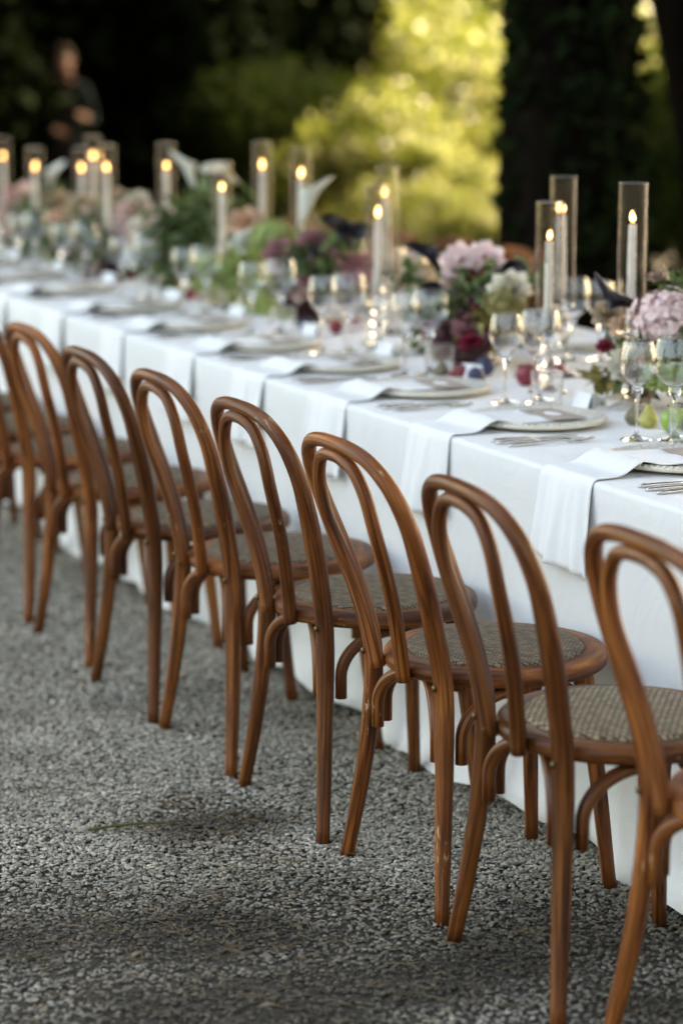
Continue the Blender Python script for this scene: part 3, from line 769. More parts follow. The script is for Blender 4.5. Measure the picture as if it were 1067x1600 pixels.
mb = MB(); mb.add([(-.016, -.035, 0), (.016, -.035, 0), (.016, .035, 0), (-.016, .035, 0), (0, -.035, .045), (0, .035, .045), (-.0148, -.035, 0), (.0148, -.035, 0), (0, -.035, .0435), (-.0148, .035, 0), (.0148, .035, 0), (0, .035, .0435)],
                  [(0, 3, 5, 4), (1, 4, 5, 2), (6, 8, 11, 9), (7, 10, 11, 8), (0, 4, 8, 6), (4, 1, 7, 8), (3, 9, 11, 5), (5, 11, 10, 2), (0, 6, 9, 3), (1, 2, 10, 7)]); CARD = mb.mesh('name_card', False)
ch0 = make_charger(); kn0 = make_knife(); fk0 = make_fork()
used = {}
def proto(o):
    if o.name in used: return copy_tree(o)
    used[o.name] = 1; return o
def menu(loc, rz, label, group):
    e = empty('menu_card', loc, rz)
    mb = MB(); box(mb, (-.042, -.082, 0), (.042, .082, .0012)); mb.build('card', TAUPE, e, False)
    mb = MB(); lathe(mb, [(.001, .0013), (.022, .0013), (.0225, .0016), (.022, .0021), (.001, .0021)], 24); o = mb.build('oval_emblem', WHITE, e); o.scale = (.75, 1.3, 1)
    return tag(e, label, 'card', group)
front_y = [.045, .64, 1.25, 1.82, 2.34, 2.86, 3.44, 4.03, 4.70, 5.30, 5.90, 6.50]
CXP = .725
for i, y in enumerate(front_y):
    o_ = ORD[i]
    which = '%s near side place setting from the right' % ORD[max(0, i - 1)]
    if i == 0: continue
    rz = random.uniform(-.06, .06)
    e = proto(ch0); e.location = (CXP, y, TZ + .0012); e.rotation_euler = (0, 0, rz); tag(e, 'champagne charger plate with beaded rim, ' + which, 'plate', 'near side charger plates')
    n = link('napkin', nap[(i * 3 + 1) % 4], NAPKIN); n.location = (CXP, y + random.uniform(-.012, .012), TZ + .0016); n.rotation_euler = (0, 0, random.uniform(-.04, .04))
    if not n.modifiers:
        so = n.modifiers.new('thick', 'SOLIDIFY'); so.thickness = .002; so.offset = 1
    tag(n, 'white linen napkin hanging over the table edge, ' + which, 'napkin', 'near side napkins')
    menu((CXP + .035, y - .005, TZ + .0225), random.uniform(-.12, .12), 'taupe menu card with white oval, ' + which, 'near side menu cards')
    for kk, (dy, pr, nm) in enumerate([(-.195, kn0, 'inner silver knife'), (-.232, kn0, 'outer silver knife'), (-.268, fk0, 'silver fork')]):
        e = proto(pr); e.location = (.605 + random.uniform(-.008, .008), y + dy, TZ + .0008); e.rotation_euler = (0, 0, random.uniform(-.06, .06))
        tag(e, '%s lying beside the plate, %s' % (nm, which), 'cutlery', 'near side cutlery')
    for me_, dx, dy, nm in [(GOB_SML, .085, .315, 'slimmer'), (GOB_BIG, .155, .285, 'larger')]:
        o = link('wine_glass', me_, GLASS); o.location = (CXP + dx + random.uniform(-.01, .01), y + dy + random.uniform(-.015, .015), TZ + .0025)
        tag(o, '%s of two empty wine glasses, %s' % (nm, which), 'glass', 'near side wine glasses')
    o = link('tumbler', TUMB, GLASS); o.location = (CXP + .135, y + .205, TZ + .0025); tag(o, 'low clear water tumbler, ' + which, 'glass', 'near side tumblers')
    o = link('name_card', CARD, WHITE); o.location = (CXP + .19, y + .13, TZ + .0022); o.rotation_euler = (0, 0, .25 + random.uniform(-.2, .2)); tag(o, 'folded white name card behind the plate, ' + which, 'card', 'near side name cards')
far_py = [1.35, 1.95, 2.52, 3.10, 3.68, 4.28, 4.88, 5.48, 6.1]
for i, y in enumerate(far_py):
    which = '%s far side place setting from the right' % ORD[i]
    e = proto(ch0); e.location = (2.25 - CXP, y, TZ + .0012); e.rotation_euler = (0, 0, 3.0); tag(e, 'champagne charger plate with beaded rim, ' + which, 'plate', 'far side charger plates')
    n = link('napkin', nap[(i + 1) % 4], NAPKIN); n.location = (2.25 - CXP, y, TZ + .0016); n.rotation_euler = (0, 0, math.pi)
    so = n.modifiers.new('thick', 'SOLIDIFY'); so.thickness = .002; so.offset = 1
    tag(n, 'white linen napkin over the far table edge, ' + which, 'napkin', 'far side napkins')
    for me_, dx, dy, nm in [(GOB_SML, -.085, -.30, 'slimmer'), (GOB_BIG, -.15, -.26, 'larger')]:
        o = link('wine_glass', me_, GLASS); o.location = (2.25 - CXP + dx, y + dy, TZ + .0025)
        tag(o, '%s of two empty wine glasses, %s' % (nm, which), 'glass', 'far side wine glasses')

# ------------------------------------------------------------------ candles
def make_stick(h):
    e = empty('candlestick')
    p = [(.001, 0), (.046, 0), (.048, .003), (.045, .007), (.026, .014), (.012, .022), (.010, .03)]
    z = .03
    for k_, (rr, hh) in enumerate([(.019, .03), (.011, .012), (.022, .034), (.010, .012), (.018, .028)]):
        sc = (h - .062) / .116
        p += [(rr * .75, z + hh * sc * .15), (rr, z + hh * sc * .5), (rr * .75, z + hh * sc * .85), (.009, z + hh * sc)]
        z += hh * sc
    p += [(.014, z + .004), (.034, z + .010), (.0355, z + .013), (.0345, z + .016), (.016, z + .016), (.0155, z + .032), (.0115, z + .032), (.0112, z + .012), (.001, z + .012)]
    mb = MB(); lathe(mb, p, 28); mb.build('glass_column', CRYSTAL, e)
    return e, z
def candle(x, y, zf, i, label):
    base = TZ + .0025
    h = max(.115, min(.20, zf - .235 - base))
    st, zt = make_stick(h); st.location = (x, y, base); tag(st, 'crystal candlestick under ' + label, 'candlestick', 'crystal candlesticks')
    zb = base + zt + .0125
    top = zf - .018
    c = tag(empty('taper_candle', (x, y, zb)), 'lit white taper candle, ' + label, 'candle', 'lit taper candles')
    H = top - zb
    rnd = random.Random(i)
    mb = MB(); n = 16; prof = [(.001, 0), (.0106, .0005), (.0108, H * .3), (.0098, H * .7), (.0092, H - .006), (.0082, H - .001), (.004, H - .0025), (.001, H - .003)]
    lathe(mb, prof, n); mb.build('wax', WAX, c)
    mb = MB()
    for k_ in range(rnd.randint(1, 3)):
        a = rnd.uniform(0, 6.28); l = rnd.uniform(.02, .06)
        tube(mb, [(.0088 * math.cos(a), .0088 * math.sin(a), H - .002), (.0100 * math.cos(a), .0100 * math.sin(a), H - l * .5), (.0108 * math.cos(a), .0108 * math.sin(a), H - l)], [.0018, .0024, .0036], 8)
    mb.build('wax_drip', WAX, c)
    mb = MB(); tube(mb, [(0, 0, H - .004), (.0005, 0, H + .004), (.0015, 0, H + .008)], [.0010, .0009, .0007], 6); mb.build('wick', WICK, c)
    mb = MB(); V = []; UV = []; m = 10; fh = rnd.uniform(.72, 1.12); fs = rnd.uniform(.85, 1.05)
    for j in range(m + 1):
        t = j / m; r = .0062 * (math.sin(min(1, t * 2.6) * math.pi / 2) if t < .38 else (1 - ((t - .38) / .62) ** 1.5)) + .0002
        for k_ in range(10):
            a = 2 * math.pi * k_ / 10; V.append((fs * r * math.cos(a) + .004 * t * t * math.sin(i * 2.7), fs * r * math.sin(a) + .004 * t * t * math.cos(i * 1.9), H + .003 + .032 * fh * t)); UV.append((k_ / 10, t))
    F = [(j * 10 + k_, j * 10 + (k_ + 1) % 10, j * 10 + 10 + (k_ + 1) % 10, j * 10 + 10 + k_) for j in range(m) for k_ in range(10)]
    mb.add(V, F, UV).build('flame', FLAME, c)
    mb = MB(); hz = zb + .0045
    hc = max(.28, top - hz + .095)
    lathe(mb, [(.0320, 0), (.0331, .0006), (.0332, .002), (.0332, .006), (.0332, hc - .006), (.0332, hc - .002), (.0331, hc - .0006), (.0325, hc), (.0319, hc - .0006), (.0318, hc - .002), (.0318, hc - .006), (.0318, .006), (.0318, .002), (.0319, .0006)], 40, closed=True)
    o = mb.build('glass_chimney', CHIM); o.location = (x, y, hz)
    tag(o, 'clear glass chimney sleeve around ' + label, 'glass', 'glass candle chimneys')
CANDLES = [
    ((988, 338), 1.03, 'above the pink hydrangea at the right edge'),
    ((858, 365), .987, 'shorter of the pair before the broad trunk'),
    ((879, 323), 1.17, 'taller of the pair before the broad trunk'),
    ((590, 332), 1.00, 'shorter of the pair before the golden shrubs'),
    ((605, 300), 1.17, 'taller of the pair before the golden shrubs'),
    ((470, 270), 1.17, 'beside the upright white calla lily'),
    ((410, 257), 1.22, 'left of the upright white calla lily'),
    ((347, 290), .98, 'short one rising in front of the green foliage'),
    ((260, 257), 1.15, 'standing alone above the small pink rose'),
    ((167, 260), .98, 'tall stem in front of the blush flowers'),
    ((146, 243), 1.20, 'highest flame of the three near the person'),
    ((128, 262), 1.12, 'lowest flame of the three near the person'),
    ((55, 260), 1.05, 'below the person at the far left'),
    ((5, 243), 1.15, 'cut by the left edge of the photo'),
]
for i, (q, X, lab) in enumerate(CANDLES):
    p = at_x(q[0], q[1], X); candle(p[0], p[1], p[2], i, lab)

# ------------------------------------------------------------------ flowers
def pal(name, a, rough=.6, tr=.25):
    a = np.array(a); return mat_leaf(name, tuple(a * .75), tuple(np.minimum(a * 1.2, .95)), tr, rough)
PINK = pal('pink_petal', (.93, .64, .63)); BLUSH = pal('blush_petal', (.66, .47, .40)); MAUVE = pal('mauve_petal', (.34, .15, .16)); CREAM = pal('cream_petal', (.70, .64, .50))
BLACK = pal('black_petal', (.012, .010, .016), .35, .0); WHITEP = pal('white_petal', (.76, .77, .70)); OLIVE = pal('olive_petal', (.30, .25, .09)); LIME = pal('lime_petal', (.34, .42, .14))
BURG = pal('burgundy_petal', (.055, .010, .016), .5, .05); RED = pal('deep_red_petal', (.30, .02, .05)); TAN = pal('tan_petal', (.42, .31, .20)); PEACH = pal('peach_petal', (.68, .42, .28))
PLUM = simple('plum_skin', (.045, .05, .10), .5, .4, .4, 40); REDF = simple('red_fruit', (.22, .02, .03), .35, .5, .4, 40); APPLE = simple('green_apple_skin', (.22, .36, .05), .3, .5, .2, 30)
PEARM = simple('pear_skin', (.40, .36, .10), .45, .4, .25, 40); FIG = simple('fig_skin', (.20, .16, .10), .55, .4, .4, 40); COPPER = simple('dark_pewter', (.10, .08, .07), .45, .5, .3, 20, metal=.6)
YEL = simple('stamen', (.20, .13, .03), .8, .3, .3, 80)

def petal_cup(mb, c, axis, r, tilt, a0, L, Wd, curl):
    """one curved petal as a 4x5 grid"""
    ax = np.array(axis, float); ax /= np.linalg.norm(ax)
    s = np.cross(ax, [.31, .77, .12]); s /= np.linalg.norm(s); u = np.cross(ax, s)
    rad = math.cos(a0) * s + math.sin(a0) * u; tan = np.cross(ax, rad)
    V = []; 
    for i in range(5):
        t = i / 4; ang = tilt + curl * t
        p = np.array(c) + rad * (r + L * t * math.sin(ang)) + ax * (L * t * math.cos(ang))
        wv = Wd * math.sin(.35 + t * 2.35) 
        for j in range(4):
            q = j / 3 * 2 - 1
            V.append(p + tan * wv * q * .5 + rad * (-.18 * Wd * q * q))
    F = [(i * 4 + j, i * 4 + j + 1, i * 4 + 5, i * 4 + 4) if False else (i * 4 + j, i * 4 + j + 1, (i + 1) * 4 + j + 1, (i + 1) * 4 + j) for i in range(4) for j in range(3)]
    k_ = random.random()
    mb.add(V, F, [(k_, i // 4 / 4) for i in range(20)])
def rose(name, c, r, mat, parent, axis=(-.4, -.5, .8), centre=None):
    mb = MB()
    for ring, (n, rr, tilt, L) in enumerate([(5, .05, .05, .8), (6, .15, .35, .95), (7, .25, .75, 1.0), (8, .3, 1.1, .95)]):
        for k_ in range(n):
            petal_cup(mb, np.array(c) - np.array(axis) * r * .3, axis, rr * r, tilt + random.uniform(-.1, .1), 2 * math.pi * (k_ + .5 * ring) / n + random.uniform(-.2, .2), L * r, r * .95, -.35 if ring < 2 else .35)
    o = mb.build(name, mat, parent)
    if centre:
        mb = MB(); a = np.array(axis) / np.linalg.norm(axis); ball(mb, np.array(c) + a * r * .28, r * .2, 8, 6); mb.build('flower_centre', centre, o)
    return o
def hydrangea(name, c, r, mat, parent, n=150):
    mb = MB()
    for d in rand_unit(n):
        if d[2] < -.75: continue
        p = np.array(c) + d * r * (random.uniform(.78, 1.10)) * np.array([1, 1, .85])
        for k_ in range(4):
            petal_cup(mb, p, d, .001, 1.05, k_ * math.pi / 2 + d[0] * 5, r * .22, r * .20, .5)
    ball(mb, c, r * .74, 12, 8, (1, 1, .85))
    return mb.build(name, mat, parent)
def calla(c, d, L, mat, parent, tipdir):
    """trumpet: c the throat, d the direction it opens to"""
    d = np.array(d, float); d /= np.linalg.norm(d)
    u = np.array(tipdir, float); u = u - d * (u @ d); u /= np.linalg.norm(u); s = np.cross(d, u)
    mb = MB(); V = []; UV = []; n = 18; m = 9
    for i in range(m + 1):
        t = i / m
        for k_ in range(n + 1):
            a = 2 * math.pi * k_ / n
            tip = (.5 - .5 * math.cos(a)) ** 1.6                   # the long side of the spathe
            r = L * (.07 + .20 * t ** 1.7)
            ax = L * t * (.75 + .65 * tip * t) 
            flare = L * .13 * max(0, t - .7) / .3
            V.append(np.array(c) + d * (ax - flare * .3) + (s * math.sin(a) + u * -math.cos(a)) * (r + flare * (.3 + tip))); UV.append((.3 + .4 * t, t))
    F = [(i * (n + 1) + k_, i * (n + 1) + k_ + 1, (i + 1) * (n + 1) + k_ + 1, (i + 1) * (n + 1) + k_) for i in range(m) for k_ in range(n)]
    mb.add(V, F, UV)
    o = mb.build('calla_lily', mat, parent)
    so = o.modifiers.new('thick', 'SOLIDIFY'); so.thickness = .0012
    mb = MB(); tube(mb, [np.array(c) + d * L * .1, np.array(c) + d * L * .4, np.array(c) + d * L * .62], [L * .035, L * .04, L * .02], 7); mb.build('spadix', YEL, o)
    mb = MB(); p0 = np.array(c) - d * L * .02; p1 = p0 - d * L * .9 - np.array([0, 0, L * .3]); tube(mb, catmull([p0 + d * L * .05, p0 - d * L * .4, p1], 8), .0042, 7); mb.build('stem', STEM, o)
    return o
def sprig(c, r, n, size, mat, parent, name='leaf_spray', sq=(1, 1, .8), wid=.5):
    mb = MB(); c = np.array(c, float)
    pts = c + rand_unit(n) * (r * RNG.random(n) ** .45)[:, None] * np.array(sq)
    leaves(mb, pts, size, wid, .3)
    for k_ in range(6):
        q = pts[k_ % n]; tube(mb, [c - np.array([0, 0, r * sq[2]]), (c + q) / 2, q], .0018, 5)
    return mb.build(name, mat, parent)
def tassel(c, r, h, mat, parent):
    mb = MB(); n = 260
    for k_ in range(n):
        t = random.random(); a = random.uniform(0, 6.28); rr = r * (1 - .55 * t) * math.sqrt(random.random())
        ball(mb, (c[0] + rr * math.cos(a), c[1] + rr * math.sin(a), c[2] - h * t), r * random.uniform(.08, .16), 5, 4)
    return mb.build('amaranth_tassel', mat, parent)
def bowl(c, parent):
    mb = MB(); z0 = TZ + .003
    lathe(mb, [(.001, z0), (.05, z0), (.052, z0 + .006), (.018, z0 + .02), (.014, z0 + .045), (.03, z0 + .06), (.085, z0 + .09), (.10, z0 + .12), (.098, z0 + .122), (.08, z0 + .1), (.001, z0 + .09)], 28, c=(c[0], c[1], 0)); return mb.build('compote_bowl', COPPER, parent)
def P(px, py, X): return at_x(px, py, X)

def arrangement(c, label, items, fill, fillers=()):
    e = tag(empty('flower_arrangement', (0, 0, 0)), label, 'flowers', 'flower arrangements along the table')
    bowl(c, e)
    for k_ in range(fill):
        a = k_ * 2.4; rr = .035 + .075 * (k_ / max(1, fill))
        sprig((c[0] + rr * math.cos(a), c[1] + rr * math.sin(a), TZ + .13 + .05 * (k_ % 3)), .07, 60, .05, LEAF_BQ, e)
    for it in items:
        kind, px, py, X, r, mat = it[:6]
        p = P(px, py, X); r = r * (1.2 if kind in ('rose', 'ranunculus', 'hydrangea') else 1.1)
        if kind == 'rose': rose('rose', p, r, mat, e)
        elif kind == 'ranunculus': rose('ranunculus', p, r, mat, e, (-.5, -.8, .35), YEL)
        elif kind == 'hydrangea': hydrangea('hydrangea', p, r, mat, e)
        elif kind == 'bud': rose('rosebud', p, r, mat, e, (-.1, -.1, 1)); mb = MB(); tube(mb, catmull([p, p - np.array([-.01, 0, .05]), p - np.array([-.02, 0, .13])], 6), .0022, 6); mb.build('stem', STEM, e)
        elif kind == 'calla': calla(p, it[6], r, mat, e, it[7] if len(it) > 7 else D(1 if it[6] @ D(1, 0, 0) > 0 else -1, 0, .1))
        elif kind == 'leaf': sprig(p, r, it[6] if len(it) > 6 else 70, r * .8, mat, e)
        elif kind == 'tassel': tassel(p, r, it[6], mat, e)
    rnd = random.Random(int(c[1] * 100))
    for k_ in range(30):                 # smaller blooms that close the gaps
        a = rnd.uniform(0, 6.28); rr = .17 * math.sqrt(rnd.random()); z = TZ + .075 + rnd.random() * .17 * (1.25 - rr / .17)
        p = (c[0] - .03 + rr * .75 * math.cos(a), c[1] - .05 + rr * 1.25 * math.sin(a), z); m_ = rnd.choice(fillers)
        (hydrangea if m_ in (BURG, OLIVE) else rose)('bloom', p, rnd.uniform(.020, .034), m_, e, *((45,) if m_ in (BURG, OLIVE) else ((rnd.uniform(-.8, .2), rnd.uniform(-.9, .1), .7),)))
    return e
D = lambda a, b, z: np.array([RGT[0] * a + FWD[0] * b, RGT[1] * a + FWD[1] * b, z])   # right, away, up
arrangement((1.12, 1.24), 'arrangement with a pink hydrangea and drooping black calla lily at the right edge', [
    ('hydrangea', 1040, 497, 1.04, .064, PINK), ('calla', 1000, 478, 1.05, .088, BLACK, D(-.85, -.15, .28), D(-.2, -.1, 1)), ('rose', 948, 488, 1.06, .030, TAN), ('rose', 972, 508, 1.06, .026, PEACH),
    ('bud', 1027, 432, 1.10, .022, BLUSH), ('leaf', 1056, 452, 1.12, .04, LEAF_BQ), ('rose', 985, 565, 1.06, .042, CREAM), ('calla', 950, 640, 1.02, .05, WHITEP, D(-.6, -.6, .5)),
    ('rose', 945, 540, 1.07, .018, RED), ('hydrangea', 1052, 592, 1.02, .036, LIME), ('leaf', 950, 590, 1.08, .05, OLIVE, 60), ('leaf', 1010, 590, 1.08, .06, LEAF_BQ), ('leaf', 985, 540, 1.12, .06, LEAF_BQ),
    ('rose', 1000, 615, 1.04, .024, TAN), ('leaf', 1040, 560, 1.1, .06, LEAF_BQ)], 8, (TAN, CREAM, OLIVE, LIME, BLUSH, BURG))
arrangement((1.12, 2.30), 'arrangement with pale pink ranunculus above burgundy blooms, second from the right edge', [
    ('ranunculus', 722, 412, 1.08, .046, PINK), ('ranunculus', 757, 408, 1.12, .042, PINK), ('ranunculus', 714, 441, 1.06, .034, BLUSH), ('calla', 690, 428, 1.08, .085, BLACK, D(-.5, -.3, .8)),
    ('calla', 772, 425, 1.10, .06, BLACK, D(.7, -.7, .2)), ('calla', 700, 450, 1.05, .055, BLACK, D(-.7, -.7, 0)), ('rose', 795, 448, 1.08, .044, CREAM), ('hydrangea', 787, 478, 1.06, .046, OLIVE),
    ('rose', 733, 500, 1.04, .036, MAUVE), ('rose', 712, 522, 1.03, .038, BURG), ('hydrangea', 715, 545, 1.04, .050, BURG), ('hydrangea', 745, 535, 1.06, .046, BURG), ('leaf', 640, 440, 1.08, .05, LEAF_BQ, 40),
    ('leaf', 655, 555, 1.05, .045, LEAF_BQ, 60), ('leaf', 740, 470, 1.12, .08, LEAF_BQ), ('leaf', 680, 490, 1.1, .07, LEAF_BQ), ('rose', 712, 478, 1.05, .022, LIME), ('leaf', 770, 500, 1.1, .07, OLIVE), ('rose', 690, 556, 1.0, .028, TAN)], 8, (BURG, BURG, MAUVE, BLACK, RED, OLIVE, BURG))
arrangement((1.12, 3.42), 'arrangement with mauve roses and an upright white calla lily, third from the right edge', [
    ('ranunculus', 437, 398, 1.06, .042, MAUVE), ('ranunculus', 462, 412, 1.06, .042, MAUVE), ('rose', 488, 376, 1.10, .042, MAUVE), ('rose', 505, 398, 1.10, .036, MAUVE), ('hydrangea', 425, 372, 1.10, .058, LIME), ('rose', 382, 345, 1.15, .046, PEACH),
    ('rose', 386, 378, 1.10, .044, WHITEP), ('calla', 472, 345, 1.12, .11, WHITEP, D(.3, .1, .95), D(1, 0, .2)), ('calla', 372, 285, 1.2, .09, CREAM, D(-.6, -.2, .45)), ('calla', 548, 385, 1.12, .09, BLACK, D(-.3, -.6, .75)), ('calla', 528, 372, 1.10, .07, BLACK, D(.7, -.5, .3)),
    ('tassel', 455, 428, 1.05, .052, BURG, .17), ('tassel', 475, 420, 1.08, .05, BURG, .17), ('leaf', 400, 430, 1.08, .09, LIME, 110), ('leaf', 420, 470, 1.06, .07, LIME, 60), ('leaf', 520, 430, 1.12, .08, LEAF_BQ, 80), ('leaf', 355, 390, 1.12, .07, LEAF_BQ, 60), ('rose', 440, 500, 1.0, .03, LIME), ('leaf', 560, 420, 1.15, .06, MAUVE, 50)], 9, (MAUVE, BURG, MAUVE, BLACK, LIME, BLUSH, BURG))
arrangement((1.12, 4.45), 'leafy green arrangement with one small pink rose, left of the white calla lily', [
    ('rose', 262, 347, 1.08, .05, PINK), ('rose', 245, 358, 1.06, .045, BLUSH), ('calla', 303, 292, 1.15, .10, WHITEP, D(-.25, .1, .8), D(-1, 0, .1)), ('leaf', 300, 360, 1.1, .12, LEAF_BQ, 200), ('leaf', 330, 345, 1.12, .10, LEAF_BQ, 150), ('leaf', 250, 420, 1.05, .09, LEAF_BQ, 120), ('hydrangea', 320, 340, 1.15, .06, LIME),
    ('leaf', 280, 400, 1.0, .08, LEAF_BQ, 100), ('rose', 350, 400, 1.05, .04, CREAM), ('leaf', 340, 430, 1.0, .08, LIME, 80), ('rose', 275, 385, 1.0, .035, WHITEP)], 9, (LIME, BLUSH, CREAM, LIME, MAUVE))
arrangement((1.12, 5.45), 'blush and cream arrangement between the group of three flames and the lone candle', [
    ('rose', 208, 330, 1.12, .055, BLUSH), ('rose', 185, 312, 1.15, .045, TAN), ('rose', 215, 312, 1.15, .035, CREAM), ('rose', 228, 352, 1.08, .05, CREAM), ('rose', 150, 340, 1.08, .06, BLUSH), ('rose', 130, 325, 1.1, .06, TAN), ('leaf', 200, 380, 1.08, .10, LEAF_BQ, 80), ('rose', 195, 365, 1.05, .05, PINK), ('rose', 218, 395, 1.0, .05, WHITEP), ('leaf', 160, 390, 1.05, .1, LEAF_BQ, 80), ('leaf', 180, 420, 1.0, .08, BURG, 60)], 8, (BLUSH, TAN, CREAM, MAUVE, BURG, PEACH))
arrangement((1.12, 6.35), 'peach and tan arrangement at the far left below the person', [
    ('rose', 92, 318, 1.12, .06, TAN), ('rose', 70, 335, 1.1, .07, BLUSH), ('rose', 105, 345, 1.08, .07, PEACH), ('calla', 78, 295, 1.15, .09, WHITEP, D(.2, -.3, .8)), ('rose', 35, 310, 1.12, .07, BLUSH), ('rose', 15, 330, 1.12, .06, BLUSH), ('leaf', 60, 370, 1.05, .12, LEAF_BQ, 100), ('leaf', 100, 380, 1.05, .1, LEAF_BQ, 100), ('rose', 20, 375, 1.05, .06, WHITEP), ('leaf', 30, 350, 1.1, .1, MAUVE, 80)], 8, (BLUSH, PEACH, TAN, CREAM, BURG))

# ------------------------------------------------------------------ fruit on the cloth
def fruit(name, px, py, r, mat, label, cat, shape='round', stalk=True):
    p = at_z(px, py, TZ + .002)
    e = tag(empty(name, (p[0], p[1], TZ + .002)), label, cat, 'fruit scattered round the flowers')
    mb = MB()
    if shape == 'pear': prof = [(.001, 0), (.5, .05), (.95, .5), (1.0, .85), (.8, 1.35), (.45, 1.85), (.32, 2.15), (.2, 2.3), (.001, 2.32)]
    elif shape == 'apple': prof = [(.001, .12), (.3, .02), (.62, .08), (.93, .5), (1.0, .95), (.9, 1.4), (.6, 1.68), (.3, 1.72), (.1, 1.6), (.001, 1.52)]
    elif shape == 'fig': prof = [(.001, 0), (.6, .1), (.98, .6), (.95, 1.0), (.6, 1.5), (.28, 1.9), (.15, 2.1), (.001, 2.15)]
    else: prof = [(.001, 0)] + [(math.sin(math.pi * k_ / 8), 1 - math.cos(math.pi * k_ / 8)) for k_ in range(1, 8)] + [(.001, 2)]
    q = catmull([(a * r, 0, b * r) for a, b in prof], 24)
    lathe(mb, [(max(.0005, v[0]), v[2]) for v in q], 20); mb.build('skin', mat, e)
    if stalk:
        mb = MB(); zt = prof[-1][1] * r; tube(mb, [(0, 0, zt - .002), (.001, 0, zt + r * .2), (.004, .001, zt + r * .4)], r * .05, 6); mb.build('stalk', FIG, e)
    return e
fruit('green_apple', 1052, 676, .030, APPLE, 'bright green apple beside the wine glass stem', 'apple', 'apple')
fruit('plum', 1075, 678, .020, PLUM, 'purple plum touching the green apple at the right edge', 'plum')
fruit('pear', 1012, 668, .022, PEARM, 'small russet pear left of the green apple', 'pear', 'pear')
fruit('fig', 990, 664, .022, FIG, 'brown fig between the two wine glass stems', 'fig', 'fig')
fruit('plum', 757, 588, .026, PLUM, 'bluish plum under the burgundy blooms', 'plum')
fruit('plum', 742, 598, .020, PLUM, 'smaller blue plum in front of the burgundy blooms', 'plum')
fruit('pomegranate', 722, 594, .024, REDF, 'red fruit left of the blue plums', 'fruit', 'apple')
fruit('pomegranate', 708, 600, .018, REDF, 'small red fruit farthest left under the burgundy blooms', 'fruit', 'apple')
fruit('pomegranate', 823, 602, .030, REDF, 'dark red fruit seen through the wine glasses', 'fruit', 'apple')
fruit('pomegranate', 872, 590, .020, REDF, 'little red fruit behind the crystal candlestick', 'fruit', 'apple')
fruit('fig', 690, 592, .022, FIG, 'brown fig half hidden behind a wine glass stem', 'fig', 'fig')
fruit('plum', 525, 522, .022, REDF, 'dark red plum seen between two wine glasses', 'plum')
fruit('plum', 552, 520, .024, REDF, 'dark red plum right of its neighbour behind the wine glasses', 'plum')
fruit('plum', 478, 522, .024, PLUM, 'mauve plum at the foot of the burgundy tassel', 'plum')
fruit('pear', 332, 478, .030, PEARM, 'yellow pear under the short candle', 'pear', 'pear')
fruit('plum', 318, 474, .022, REDF, 'red plum beside the yellow pear', 'plum')
fruit('plum', 297, 470, .020, REDF, 'red plum farthest left of the yellow pear', 'plum')
fruit('plum', 206, 436, .020, REDF, 'red plum below the blush flowers', 'plum')
fruit('plum', 150, 428, .032, PLUM, 'dark blue plum beside the tall candle stem', 'plum')
fruit('plum', 124, 422, .032, PLUM, 'dark plum left of the other under the blush flowers', 'plum')

# ------------------------------------------------------------------ twigs and needles on the gravel
def needles():
    mb = MB()
    spots = [(at_z(320, 1285), .10, 130), (at_z(290, 1470), .22, 110), (at_z(150, 1470), .25, 90), (at_z(500, 1420), .25, 70), (at_z(900, 1480), .3, 80), (at_z(600, 1540), .3, 70), (at_z(200, 1200), .5, 120), (at_z(350, 1390), .3, 60)]
    for c, s, n in spots:
        for k_ in range(n):
            p = np.array([c[0] + random.gauss(0, s), c[1] + random.gauss(0, s), .007 + random.random() * .004]); a = random.gauss(-.2, .9); L = random.uniform(.02, .07)
            d = np.array([math.cos(a), math.sin(a), 0]) * L; b = np.array([-d[1], d[0], 0]) * random.uniform(-.25, .25)
            tube(mb, [p - d / 2, p + b * .5 + np.array([0, 0, .002]), p + d / 2], [.0008, .0009, .0004], 4, False)
    o = mb.build('pine_needles', simple('dry_needle', (.16, .11, .06), .8, .3, .4, 30)); tag(o, 'dry brown pine needles strewn over the gravel', 'needles', kind='stuff')
needles()
a, b = at_z(138, 1303), at_z(268, 1293)
mb = MB(); tube(mb, catmull([a + [0, 0, .009], (a + b) / 2 + [.004, .006, .012], b + [0, 0, .010]], 10), np.linspace(.0035, .0022, 11), 7)
tag(mb.build('twig', simple('green_twig', (.09, .09, .03), .8, .3, .3, 60)), 'thin greenish twig lying on the gravel', 'twig')
for (px, py, L, an, lab) in [(205, 1507, .03, .3, 'small dry tan leaf on the dark gravel patch'), (405, 1585, .03, -.4, 'small dry tan leaf near the bottom edge')]:
    p = at_z(px, py); mb = MB(); V = []
    for i in range(6):
        t = i / 5; wd = L * .22 * math.sin(math.pi * min(.97, t + .06))
        for s in (-1, 0, 1): V.append((t * L, s * wd, .010 + (.003 if s else 0) + .006 * math.sin(t * 3)))
    F = [(i * 3 + j, i * 3 + j + 1, i * 3 + 4 + j, i * 3 + 3 + j) for i in range(5) for j in range(2)]
    o = mb.add(V, F).build('dry_leaf', TAN); o.location = (p[0], p[1], 0); o.rotation_euler = (0, 0, an); so = o.modifiers.new('thick', 'SOLIDIFY'); so.thickness = .0006
    tag(o, lab, 'leaf')

